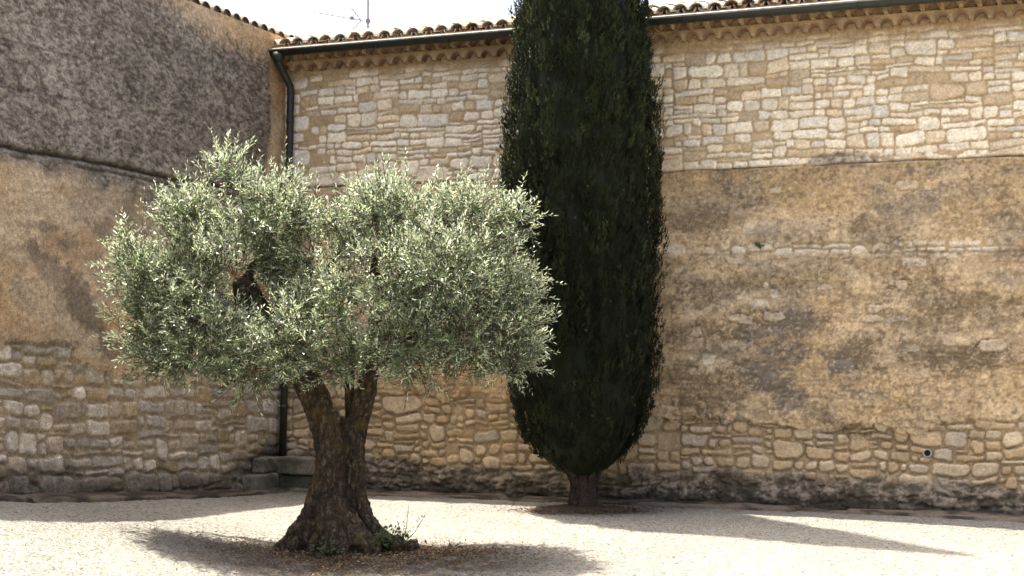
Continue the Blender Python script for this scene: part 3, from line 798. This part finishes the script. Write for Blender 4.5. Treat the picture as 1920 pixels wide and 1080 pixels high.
# ------------------------------------------------------------------ leaves
def leaf_mesh(name, P, T, N, L, W, tint, mat, parent, fold=0.18):
    """P base, T direction, N face normal, L length, W width (arrays) -> one mesh of folded lens shaped leaves"""
    n = len(P); B = np.cross(N, T); B /= np.linalg.norm(B, axis=1, keepdims=True) + 1e-9
    N = np.cross(T, B)
    L = L[:, None]; W = W[:, None]
    a = P; tip = P + T * L - N * L * .06
    m = P + T * L * .48
    l = m + B * W * .5 + N * W * fold; r = m - B * W * .5 + N * W * fold
    V = np.stack([a, r, tip, l], 1).reshape(-1, 3)
    I = np.arange(n) * 4
    F = np.concatenate([np.stack([I, I + 1, I + 2], -1), np.stack([I, I + 2, I + 3], -1)])
    return mesh_np(name, V, F, mat, parent, np.repeat(tint, 4, 0), smooth=False)

def unit(v): return v / (np.linalg.norm(v, axis=-1, keepdims=True) + 1e-9)

def twig_mesh(name, P0, P1, r, mat, parent):
    n = len(P0); T = unit(P1 - P0); A = unit(np.cross(T, np.array([.3, .5, .81]))); B = np.cross(T, A); V = []
    for p, rr in ((P0, r), (P1, r * .4)):
        for k in range(3):
            V.append(p + (A * math.cos(2.094 * k) + B * math.sin(2.094 * k)) * rr)
    V = np.stack(V, 1).reshape(-1, 3); I = np.arange(n) * 6
    F = np.concatenate([np.stack([I + k, I + (k + 1) % 3, I + 3 + (k + 1) % 3, I + 3 + k], -1) for k in range(3)])
    return mesh_np(name, V, F, mat, parent, np.ones((len(V), 3)), smooth=False)

# ------------------------------------------------------------------ the olive tree
S = 1 / 204.0
def q(x, y, d=0.0): return Vector(((x - 650) * S, d, (1025 - y) * S))       # image pixels -> metres at the olive's depth

def sweep(mb, pts, n=20, seed=0, flute=0.10, freq=3):
    """gnarled limb: [(point, radius)], radius modulated by twisting flutes"""
    P = []; R = []
    for i in range(len(pts) - 1):
        k = max(2, int((pts[i + 1][0] - pts[i][0]).length / .05))
        for j in range(k):
            t = j / k
            p0 = pts[max(i - 1, 0)][0]; p1 = pts[i][0]; p2 = pts[i + 1][0]; p3 = pts[min(i + 2, len(pts) - 1)][0]
            p = .5 * ((2 * p1) + (p2 - p0) * t + (2 * p0 - 5 * p1 + 4 * p2 - p3) * t * t + (3 * p1 - p0 - 3 * p2 + p3) * t ** 3)
            P.append(p); R.append(pts[i][1] * (1 - t) + pts[i + 1][1] * t)
    P.append(pts[-1][0]); R.append(pts[-1][1])
    vs = []; prev = None
    for i, p in enumerate(P):
        t = (P[min(i + 1, len(P) - 1)] - P[max(i - 1, 0)]).normalized()
        a = t.orthogonal().normalized() if prev is None else (prev - t * prev.dot(t)).normalized()
        prev = a; b = t.cross(a)
        for k in range(n):
            an = 2 * PI * k / n
            w = math.sin(an * freq + i * .10 + seed) * .6 + math.sin(an * (freq * 2 - 1) - i * .13 + seed * 2) * .4
            nz = vnoise(np.array([math.cos(an) * 2 + seed]), np.array([math.sin(an) * 2 + i * .28]), seed)[0] - .5
            rr = R[i] * (1 + flute * w + nz * .34)
            vs.append(p + (a * math.cos(an) + b * math.sin(an)) * rr)
    fs = [(i * n + k, i * n + (k + 1) % n, (i + 1) * n + (k + 1) % n, (i + 1) * n + k) for i in range(len(P) - 1) for k in range(n)]
    fs.append(tuple(reversed(range(n)))); fs.append(tuple((len(P) - 1) * n + k for k in range(n)))
    mb.add(vs, fs)

def fuse(o, voxel, smooth=2, gain=1.0):
    r = o.modifiers.new('fuse', 'REMESH'); r.mode = 'VOXEL'; r.voxel_size = voxel; r.use_smooth_shade = True
    s = o.modifiers.new('soften', 'SMOOTH'); s.iterations = smooth; s.factor = .5
    for nm, sc, st in (('bark_lumps', .11, .05), ('bark_ridges', .035, .032)):
        tx = bpy.data.textures.get(nm) or bpy.data.textures.new(nm, 'CLOUDS')
        tx.noise_scale = sc; tx.noise_depth = 3
        d = o.modifiers.new(nm, 'DISPLACE'); d.texture = tx; d.texture_coords = 'LOCAL'; d.strength = st * gain; d.mid_level = .5

OZ = float(ground_h(*OL))
olive = empty('olive_tree', (OL[0], OL[1], OZ), 0)
tag(olive, 'gnarled old olive tree with forked trunk and wide silvery green crown on the gravel', 'tree')

def build_olive_wood():
    mb = MB()
    sweep(mb, [(q(630, 1040), .27), (q(628, 1000), .22), (q(623, 955), .172), (q(620, 900), .160), (q(619, 850), .150), (q(613, 800), .138), (q(600, 772), .125)], 26, 3, .12, 3)
    sweep(mb, [(q(696, 1040, .0), .15), (q(688, 990, .0), .10), (q(677, 930, -.01), .070), (q(672, 870, -.02), .062), (q(671, 820, -.02), .074), (q(674, 780, .0), .085)], 18, 5, .14, 3)
    sweep(mb, [(q(642, 860, .02), .09), (q(646, 815, .03), .075), (q(644, 785, .04), .05)], 14, 12, .12)
    # root flares
    sweep(mb, [(q(604, 905, -.05), .10), (q(590, 950, -.08), .088), (q(563, 994, -.12), .085), (q(535, 1022, -.15), .065), (q(520, 1034, -.15), .03)], 14, 7, .10)
    sweep(mb, [(q(680, 930, -.02), .06), (q(690, 966, -.05), .065), (q(724, 1008, -.10), .075), (q(768, 1022, -.12), .06), (q(800, 1030, -.12), .03)], 14, 8, .12)
    sweep(mb, [(q(630, 930, -.16), .12), (q(632, 985, -.26), .15), (q(642, 1025, -.34), .13), (q(650, 1045, -.38), .06)], 14, 9, .14)
    sweep(mb, [(q(650, 960, -.14), .10), (q(680, 1005, -.26), .12), (q(716, 1030, -.30), .08)], 14, 10, .14)
    sweep(mb, [(q(615, 960, .16), .12), (q(590, 1010, .28), .10), (q(570, 1035, .36), .05)], 12, 11, .1)
    sweep(mb, [(q(612, 925, -.03), .12), (q(600, 975, -.05), .13), (q(590, 1015, -.08), .13), (q(585, 1040, -.08), .10)], 14, 13, .12)
    for (x, y, d, r) in ((560, 1012, -.22, .07), (600, 1010, -.30, .08), (700, 1018, -.30, .09), (745, 1012, -.2, .09), (775, 1018, -.16, .06), (668, 985, -.24, .07), (610, 985, -.22, .08)):
        sweep(mb, [(q(x, y + 12, d), r * .8), (q(x + 2, y, d), r), (q(x + 3, y - 14, d + .02), r * .6)], 10, int(x), .15)
    o = mb.build('trunk', M_OBARK, olive, smooth=True); fuse(o, .012, 2)
    # limbs
    def limb(pts, seed, vox=.013, flute=.09):
        m = MB(); sweep(m, pts, 18, seed, flute); l = m.build('limb', M_OBARK, olive, smooth=True); fuse(l, vox, 2, .5)
    limb([(q(614, 815), .130), (q(600, 768), .128), (q(579, 725, .02), .128), (q(556, 680, .02), .14), (q(520, 630, .0), .13), (q(488, 590, -.03), .12), (q(466, 552, -.05), .115), (q(456, 528, -.05), .085), (q(452, 518, -.05), .05)], 21)
    limb([(q(668, 815, .03), .08), (q(674, 770, .03), .09), (q(688, 725, .0), .095), (q(698, 660, .05), .085), (q(704, 590, .03), .065), (q(708, 530, -.02), .052), (q(703, 496, -.03), .036), (q(712, 430, .05), .02), (q(722, 370, .06), .01)], 22)
    limb([(q(660, 800, .08), .07), (q(655, 765, .12), .055), (q(652, 725, .16), .045), (q(650, 660, .3), .05), (q(630, 580, .4), .04), (q(615, 500, .4), .02)], 23)
    limb([(q(462, 545, -.05), .055), (q(468, 512, -.05), .045), (q(486, 490, -.03), .034), (q(512, 474, .02), .026), (q(540, 430, .1), .018), (q(548, 372, .12), .010)], 24, .009)
    limb([(q(540, 660, .1), .08), (q(470, 640, .35), .06), (q(390, 590, .5), .045), (q(320, 520, .5), .03), (q(270, 470, .5), .015)], 25)
    limb([(q(520, 630, -.1), .07), (q(470, 640, -.35), .055), (q(400, 610, -.45), .04), (q(340, 560, -.5), .025), (q(300, 500, -.5), .012)], 26)
    limb([(q(690, 690, .0), .075), (q(760, 630, -.1), .055), (q(840, 570, -.1), .04), (q(920, 520, .0), .028), (q(980, 470, .0), .012)], 27)
    limb([(q(700, 640, .05), .07), (q(770, 580, .4), .05), (q(850, 500, .55), .035), (q(900, 430, .5), .015)], 28)
    limb([(q(704, 600, .0), .06), (q(760, 560, -.4), .045), (q(820, 540, -.55), .03), (q(880, 560, -.6), .012)], 29)
build_olive_wood()

# leaf masses of the crown: x, y in image pixels, depth (m), half width, half height (image pixels), half depth (m)
CLUMPS = [
 # left lobe
 (320, 560, .00, 118, 105, .70), (285, 500, -.15, 82, 72, .50), (262, 590, .15, 66, 66, .45), (372, 450, .10, 92, 74, .60), (345, 405, .05, 52, 48, .35),
 (432, 400, .15, 66, 74, .45), (424, 335, .20, 32, 58, .20), (512, 400, .20, 72, 70, .50), (530, 470, .35, 82, 80, .45), (405, 525, -.45, 66, 70, .40),
 (405, 640, -.45, 116, 66, .45), (325, 650, -.10, 88, 58, .50), (470, 690, -.20, 100, 40, .45), (560, 640, -.50, 88, 66, .35), (380, 690, .15, 84, 42, .45),
 (300, 555, .40, 90, 80, .40), (430, 520, .55, 120, 110, .45), (505, 610, .45, 110, 80, .40),
 (470, 450, -.25, 60, 50, .35),
 # middle
 (595, 480, .10, 62, 62, .45), (600, 560, .55, 90, 90, .40), (590, 590, -.20, 52, 62, .30), (640, 430, .15, 50, 48, .35), (560, 430, .0, 48, 50, .35),
 # right lobe
 (708, 430, .05, 80, 78, .55), (722, 372, .15, 44, 40, .28), (800, 408, .15, 92, 62, .55), (890, 420, .05, 94, 66, .55), (968, 425, .05, 60, 44, .35),
 (640, 680, -.15, 62, 36, .30), (740, 530, -.50, 86, 84, .45), (850, 520, -.55, 112, 94, .45), (940, 530, -.10, 92, 84, .55), (978, 595, .00, 58, 72, .40), (885, 625, -.45, 108, 70, .45),
 (775, 640, -.50, 100, 60, .42), (690, 655, -.25, 70, 50, .35), (955, 665, -.05, 72, 46, .40), (830, 680, -.10, 104, 36, .45), (760, 520, .65, 120, 100, .45),
 (890, 520, .65, 120, 100, .45), (800, 630, .50, 130, 66, .40), (940, 620, .45, 80, 66, .35), (660, 560, -.55, 50, 54, .25),
]
SPIKES = [(426, 262, .2), (398, 312, .15), (450, 300, .2), (352, 350, .05), (300, 362, .05), (522, 312, .2), (558, 330, .1), (640, 352, .1), (662, 372, .1), (716, 325, .15),
          (740, 338, .15), (778, 338, .1), (835, 345, .1), (880, 340, .1), (925, 352, .1), (960, 372, 0), (1028, 385, 0), (1048, 440, 0), (1054, 520, 0), (1048, 550, -.1),
          (1040, 640, -.1), (1028, 690, 0), (172, 505, 0), (205, 455, -.1), (235, 420, -.1), (192, 640, .1), (205, 560, 0), (985, 380, 0), (290, 395, 0), (498, 330, .2), (380, 335, .15), (800, 345, .1), (1020, 420, -.2)]

def build_olive_crown():
    rng = np.random.default_rng(77)
    P0 = []; DR = []; LN = []
    for (x, y, d, rx, ry, rd) in CLUMPS:
        c = np.array(q(615 + (x - 612) * .965, y, d * .9 - .40)); R = np.array([rx * S * .97, rd * .88, ry * S])
        area = 4 * PI * ((R[0] * R[1]) ** 1.6 / 3 + (R[0] * R[2]) ** 1.6 / 3 + (R[1] * R[2]) ** 1.6 / 3) ** (1 / 1.6)
        n = int(area * 118)
        v = unit(rng.normal(0, 1, (n, 3)))
        rad = rng.uniform(.10, 1.0, (n, 1)) ** .55
        lump = 1 + .16 * np.sin(v[:, :1] * 7 + x) * np.sin(v[:, 2:] * 6 + y)
        p = c + v * R * rad * .88 * lump
        dr = unit(v * .9 + np.array([0, 0, .55]) + rng.normal(0, .42, (n, 3)))
        ln = rng.uniform(.12, .27, n); tall = (v[:, 2] > .35) & (rng.random(n) < .16)
        dr[tall] = unit(dr[tall] * .5 + np.array([0, 0, 1.])); ln[tall] *= rng.uniform(1.3, 2.2, tall.sum())
        P0.append(p); DR.append(dr); LN.append(ln)
    for (x, y, d) in SPIKES:
        c = np.array(q(615 + (x - 612) * .97, y, d - .3)); mid = np.array(q(600, 560, 0))
        o = unit(((c - mid) * np.array([.6, 0, 1]))[None])[0]
        o = unit((o + np.array([0, 0, .6 if y < 420 else .15]))[None])[0]
        for k in range(7):
            ln = rng.uniform(.24, .46); dd = unit((o + rng.normal(0, .16 + .05 * k, 3))[None])[0]
            P0.append((c - o * (ln * .9 + .05 * k) + rng.normal(0, .02 + .012 * k, 3))[None]); DR.append(dd[None]); LN.append(np.array([ln]))
    P0 = np.concatenate(P0); DR = np.concatenate(DR); LN = np.concatenate(LN)
    # open the front around the bare stub of the left limb and the notch above the fork
    def hole(P, x, y, r, d):
        c = np.array(q(x, y, 0)); return (np.hypot(P[:, 0] - c[0], P[:, 2] - c[2]) < r) & (P[:, 1] < d)
    kill = hole(P0, 462, 540, .225, .1) | hole(P0, 490, 582, .12, .1) | hole(P0, 484, 500, .09, .0) | hole(P0, 648, 632, .09, 1.5) | hole(P0, 634, 748, .235, 2) | hole(P0, 708, 525, .12, .0) | hole(P0, 700, 580, .10, -.1)
    kill |= hole(P0, 615, 376, .17, 2)
    gap = fbm(P0[:, 0] * 4.2 + P0[:, 1] * 2.6, P0[:, 2] * 4.2 - P0[:, 1] * 2.2, 91, 2); kill |= (gap < .345)
    P0 = P0[~kill]; DR = DR[~kill]; LN = LN[~kill]
    n = len(P0)
    bend = np.array([0, 0, -.06]) + rng.normal(0, .05, (n, 3))
    side0 = unit(np.cross(DR, rng.normal(0, 1, (n, 3))))
    PP = []; TT = []; NN_ = []; LL = []; WW = []; CC = []
    shoot_t = rng.uniform(.65, 1.35, n)
    for k in range(9):
        f = (k + .6) / 9
        pos = P0 + DR * (LN * f)[:, None] + bend * (f * f * LN * 2.0)[:, None]
        ang = (k % 2) * 1.57 + rng.normal(0, .35, n)
        sA = side0 * np.cos(ang)[:, None] + np.cross(DR, side0) * np.sin(ang)[:, None]
        for s in (-1, 1):
            open_ = (.95 - .45 * f) + rng.normal(0, .18, n)
            t = unit(DR * np.cos(open_)[:, None] + sA * s * np.sin(open_)[:, None] + rng.normal(0, .10, (n, 3)))
            nrm = unit(DR * .9 - sA * s * .5 + np.array([0, 0, .45]) + rng.normal(0, .35, (n, 3)))
            keep = rng.random(n) < .90
            L = rng.uniform(.045, .074, n) * (1.05 - .35 * f)
            PP.append(pos[keep]); TT.append(t[keep]); NN_.append(nrm[keep]); LL.append(L[keep]); WW.append((L * rng.uniform(.20, .30, n))[keep])
            tn = (shoot_t * rng.uniform(.6, 1.4, n))[:, None] * np.array([1.0, 1.0, 1.0]) * (1 + rng.normal(0, .05, (n, 3)))
            CC.append(tn[keep])
    P = np.concatenate(PP); print('olive leaves', len(P))
    leaf_mesh('crown', P, np.concatenate(TT), np.concatenate(NN_), np.concatenate(LL), np.concatenate(WW), np.concatenate(CC), M_OLEAF, olive)
    twig_mesh('twig', P0 - DR * .10, P0 + DR * LN[:, None] + bend * (LN * 2.0)[:, None], .0035, M_OBARK, olive)['kind'] = 'stuff'
build_olive_crown()

# ------------------------------------------------------------------ the cypress
CZ = float(ground_h(*CYP)) + .03
cyp = empty('cypress_tree', (CYP[0], CYP[1], CZ), 0)
tag(cyp, 'tall dark green columnar cypress tree close to the stone wall', 'tree')
CH = 18.4
def cyp_r(z):
    return np.interp(z, [.30, .38, .50, .68, .90, 1.30, 1.8, 2.5, 3.6, 3.95, 4.6, 5.5, 6.4, 7.6, 10.4, 13.4, 16.0, CH], [.10, .26, .46, .62, .73, .82, .835, .84, .84, .855, .78, .735, .69, .61, .47, .30, .14, .02])
def build_cypress():
    rng = np.random.default_rng(41)
    mb = MB()
    sweep(mb, [(Vector((0, 0, -.12)), .19), (Vector((0, 0, .02)), .155), (Vector((0, 0, .2)), .13), (Vector((0, 0, .45)), .135), (Vector((0, 0, 1.2)), .14), (Vector((0, 0, 4)), .1)], 26, 6, .10, 5)
    mb.build('trunk', M_CBARK, cyp, smooth=True)
    for (a, r) in ((-.9, .40), (.5, .36), (2.4, .4), (-2.2, .42), (-.2, .30)):
        m = MB(); ca, sa = math.cos(a), math.sin(a)
        sweep(m, [(Vector((ca * .08, sa * .08, .22)), .045), (Vector((ca * .2, sa * .2, .40)), .032), (Vector((ca * r, sa * r, .75)), .02)], 8, int(a * 10) + 40, .06)
        m.build('branch', M_CBARK, cyp, smooth=True)
    def rad(th, z):
        lump = fbm(th * 3.2 / PI * 2 + 40, z * 1.1, 71, 3) - .5
        strand = fbm(th * 5.5 + 80, z * .9 + th, 72, 3) - .5
        return cyp_r(z) * (1 + lump * .22 + strand * .34)
    # dense inner mass
    th = np.linspace(-PI, PI, 97)[:-1]; zs = np.linspace(.36, CH - .1, 200)
    T, Z = np.meshgrid(th, zs); 
    per = lambda T: np.abs(T)          # seamless around the back
    R = rad(per(T) * np.sign(1.0), Z) * .80
    V = np.stack([np.sin(T) * R, -np.cos(T) * R, Z], -1).reshape(-1, 3)
    I = np.arange(len(zs) * 96).reshape(len(zs), 96); J = np.roll(I, -1, 1)
    F = np.stack([I[:-1], J[:-1], J[1:], I[1:]], -1).reshape(-1, 4)
    core = (V, F)
    m_ = 4800
    zt = .34 + (CH - .5) * rng.random(m_ * 4); keep = rng.random(m_ * 4) < cyp_r(zt) / .86; zt = zt[keep][:m_]; m_ = len(zt)
    tt_ = rng.uniform(-PI, PI, m_)
    dep = rng.uniform(.84, 1.0, m_) ** .8
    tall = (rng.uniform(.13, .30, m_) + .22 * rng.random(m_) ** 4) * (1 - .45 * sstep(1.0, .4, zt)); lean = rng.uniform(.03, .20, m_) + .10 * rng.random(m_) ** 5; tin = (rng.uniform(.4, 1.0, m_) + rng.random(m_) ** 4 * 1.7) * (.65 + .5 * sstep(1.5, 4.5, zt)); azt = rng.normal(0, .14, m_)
    per = 11
    idx = np.repeat(np.arange(m_), per); n = len(idx)
    f0 = rng.random(n); wdt = .055 * (1 - .75 * f0)
    z = zt[idx] + (f0 - .35) * tall[idx]
    t = tt_[idx] + (rng.normal(0, 1, n) * wdt + azt[idx] * f0 * tall[idx]) / np.maximum(cyp_r(z), .12)
    z = np.clip(z, .32, CH)
    R = rad(np.abs(t), z) * dep[idx] + f0 * lean[idx] * tall[idx] + rng.normal(0, 1, n) * wdt * .5
    out = np.stack([np.sin(t), -np.cos(t), np.zeros(n)], -1)
    P0 = out * (R - .03)[:, None] + np.array([0, 0, 1.]) * z[:, None]
    DR = unit(np.array([0, 0, 1.]) + out * rng.uniform(.05, .45, (n, 1)) + rng.normal(0, .20, (n, 3)))
    LN = rng.uniform(.05, .11, n)
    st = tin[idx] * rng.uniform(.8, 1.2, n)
    PP = []; TT = []; NN_ = []; LL = []; WW = []; CC = []
    for k in range(6):
        f = k / 6
        s = 1 if k % 2 else -1
        sd = unit(np.cross(DR, out + rng.normal(0, .7, (n, 3))))
        pos = P0 + DR * (LN * f)[:, None]
        tt = unit(DR + sd * s * (.55 - .3 * f) + rng.normal(0, .14, (n, 3)))
        L = rng.uniform(.028, .055, n) * (1.15 - .4 * f)
        PP.append(pos); TT.append(tt); NN_.append(unit(out + rng.normal(0, .5, (n, 3)))); LL.append(L); WW.append(L * rng.uniform(.22, .38, n))
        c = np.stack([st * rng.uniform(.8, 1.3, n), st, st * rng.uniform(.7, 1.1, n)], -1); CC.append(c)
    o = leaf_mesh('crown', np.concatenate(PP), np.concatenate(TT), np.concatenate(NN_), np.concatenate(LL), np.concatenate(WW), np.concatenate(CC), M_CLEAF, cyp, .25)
    # join the inner mass into the crown
    b = mesh_np('crown_core', core[0], core[1], M_CLEAF, None, np.full((len(core[0]), 3), .7))
    import bmesh
    bm = bmesh.new(); bm.from_mesh(o.data); bm.from_mesh(b.data); bm.to_mesh(o.data); bm.free()
    bpy.data.objects.remove(b)
    # pale cones
    m = MB()
    for k in range(46):
        a = rng.uniform(-1.9, 1.9); zz = rng.uniform(.8, 7.5); r = float(rad(np.array([abs(a)]), np.array([zz]))[0]) * .97
        p = Vector((math.sin(a) * r, -math.cos(a) * r, zz)); m.tube([p - Vector((0, 0, .013)), p - Vector((0, 0, .008)), p + Vector((0, 0, .008)), p + Vector((0, 0, .013))], [.007, .014, .014, .006], 7, (2.6, 2.3, 1.7))
    m.build('cone', M_CBARK, cyp, smooth=True)['kind'] = 'stuff'
build_cypress()

# ------------------------------------------------------------------ soil, litter, weeds
def build_mound():
    n = 60; rr = np.linspace(0, 1, 22); th = np.linspace(0, 2 * PI, n + 1)[:-1]
    R, T = np.meshgrid(rr, th, indexing='ij')
    ex = .68 * (1 + .35 * (fbm(np.cos(T) * 2 + 5, np.sin(T) * 2 + 5, 81, 3) - .5)) ; ey = .36
    X = CYP[0] + .02 + np.cos(T) * R * ex; Y = CYP[1] - .05 + np.sin(T) * R * ey
    Z = ground_h(X, Y) + .075 * (1 - R ** 2) - .012 + (fbm(X * 12, Y * 12, 82, 3) - .5) * .05 * (1 - R ** 3)
    I = np.arange(22 * n).reshape(22, n); J = np.roll(I, -1, 1)
    F = np.stack([I[:-1], I[1:], J[1:], J[:-1]], -1).reshape(-1, 4)
    o = mesh_np('soil_mound', np.stack([X, Y, Z], -1).reshape(-1, 3), F, M_SOIL, None, np.tile(np.array((.070, .050, .032)), (22 * n, 1)))
    tag(o, kind='structure')
build_mound()

def litter(cx, cy, sx, sy, n, seed, cols, size):
    rng = np.random.default_rng(seed)
    x = cx + rng.normal(0, sx, n); y = cy + rng.normal(0, sy, n)
    z = ground_h(x, y) + .012 + rng.uniform(0, .012, n)
    T = unit(np.stack([rng.normal(0, 1, n), rng.normal(0, 1, n), rng.normal(0, .3, n)], -1)); N = unit(np.stack([rng.normal(0, .4, n), rng.normal(0, .4, n), np.ones(n)], -1))
    L = rng.uniform(.6, 1.3, n) * size
    c = np.array(cols)[rng.integers(0, len(cols), n)] * rng.uniform(.6, 1.3, (n, 1))
    return np.stack([x, y, z], -1), T, N, L, L * rng.uniform(.25, .45, n), c
def build_litter():
    cols = [(.16, .09, .04), (.24, .15, .07), (.10, .065, .035), (.30, .20, .10)]
    a = litter(OL[0] + .1, OL[1] - .35, .75, .33, 5200, 1, cols, .032); b_ = litter(OL[0] + .35, OL[1] - .8, 1.1, .5, 2600, 2, cols, .028)
    d_ = litter(OL[0] + 1.0, OL[1] - .2, .35, .12, 700, 4, cols, .045)
    leaf_mesh('leaf_litter', *[np.concatenate(v) for v in zip(a, b_, d_)], M_DRY, None)['kind'] = 'stuff'
    a = litter(CYP[0], CYP[1] - .1, .42, .2, 1500, 3, [(.10, .055, .028), (.16, .09, .045), (.07, .045, .025)], .04)
    leaf_mesh('needle_litter', *a, M_DRY, None)['kind'] = 'stuff'
build_litter()

def weed_clump(name, label, cx, cy, cz, sx, sy, sz, n, seed, size, mat=M_WEED):
    rng = np.random.default_rng(seed)
    root = empty(name, (cx, cy, cz)); tag(root, label, 'plant')
    v = unit(rng.normal(0, 1, (n, 3))) * rng.random((n, 1)) ** .4; v[:, 2] = np.abs(v[:, 2])
    P = v * np.array([sx, sy, sz]); T = unit(v + rng.normal(0, .6, (n, 3))); N = unit(np.array([0, -.5, .8]) + rng.normal(0, .5, (n, 3)))
    L = rng.uniform(.6, 1.3, n) * size
    t = rng.uniform(.6, 1.7, (n, 1)) * np.array([[1, 1, .9]])
    leaf_mesh('foliage', P, T, N, L, L * rng.uniform(.45, .75, n), t, mat, root)
    k = max(6, n // 14)
    twig_mesh('stem', np.zeros((k, 3)) + rng.normal(0, .02, (k, 3)), P[:k], .004, M_OBARK, root)
    return root
weed_clump('ivy_plant', 'bushy green ivy growing over the right root of the olive trunk', OL[0] + .43, OL[1] - .25, OZ + .07, .21, .13, .15, 300, 5, .036)
weed_clump('ground_weed', 'small dark weed at the front foot of the olive trunk', OL[0] - .12, OL[1] - .50, OZ + .02, .15, .07, .13, 120, 6, .028)
weed_clump('wall_weed', 'tiny green weed rooted in the plaster ledge right of the cypress', *to_world(6.05, -.03), 2.865, .05, .03, .035, 60, 7, .03)
def sapling():
    rng = np.random.default_rng(8)
    root = empty('sprouting_shoot', (OL[0] + .50, OL[1] - .1, OZ + .03)); tag(root, 'thin bare shoots with tiny leaves rising right of the olive trunk', 'plant')
    for tip in (Vector((.08, 0, .36)), Vector((.24, -.02, .30)), Vector((-.02, .02, .22))):
        m = MB(); pts = [Vector((0, 0, 0)), tip * .5 + Vector((.02, 0, -.02)), tip]; m.tube(pts, [.004, .003, .002], 5); m.build('stem', M_OBARK, root)
        n = 16; f = np.linspace(.3, 1, n)[:, None]; P = np.array(tip)[None] * f + rng.normal(0, .006, (n, 3))
        leaf_mesh('foliage', P, unit(rng.normal(0, 1, (n, 3)) + np.array([0, 0, .4])), unit(rng.normal(0, 1, (n, 3))), np.full(n, .026), np.full(n, .011), np.full((n, 3), .7), M_WEED, root)
sapling()
# leafy twig sticking out beside the cypress at the gutter is part of the cypress crown
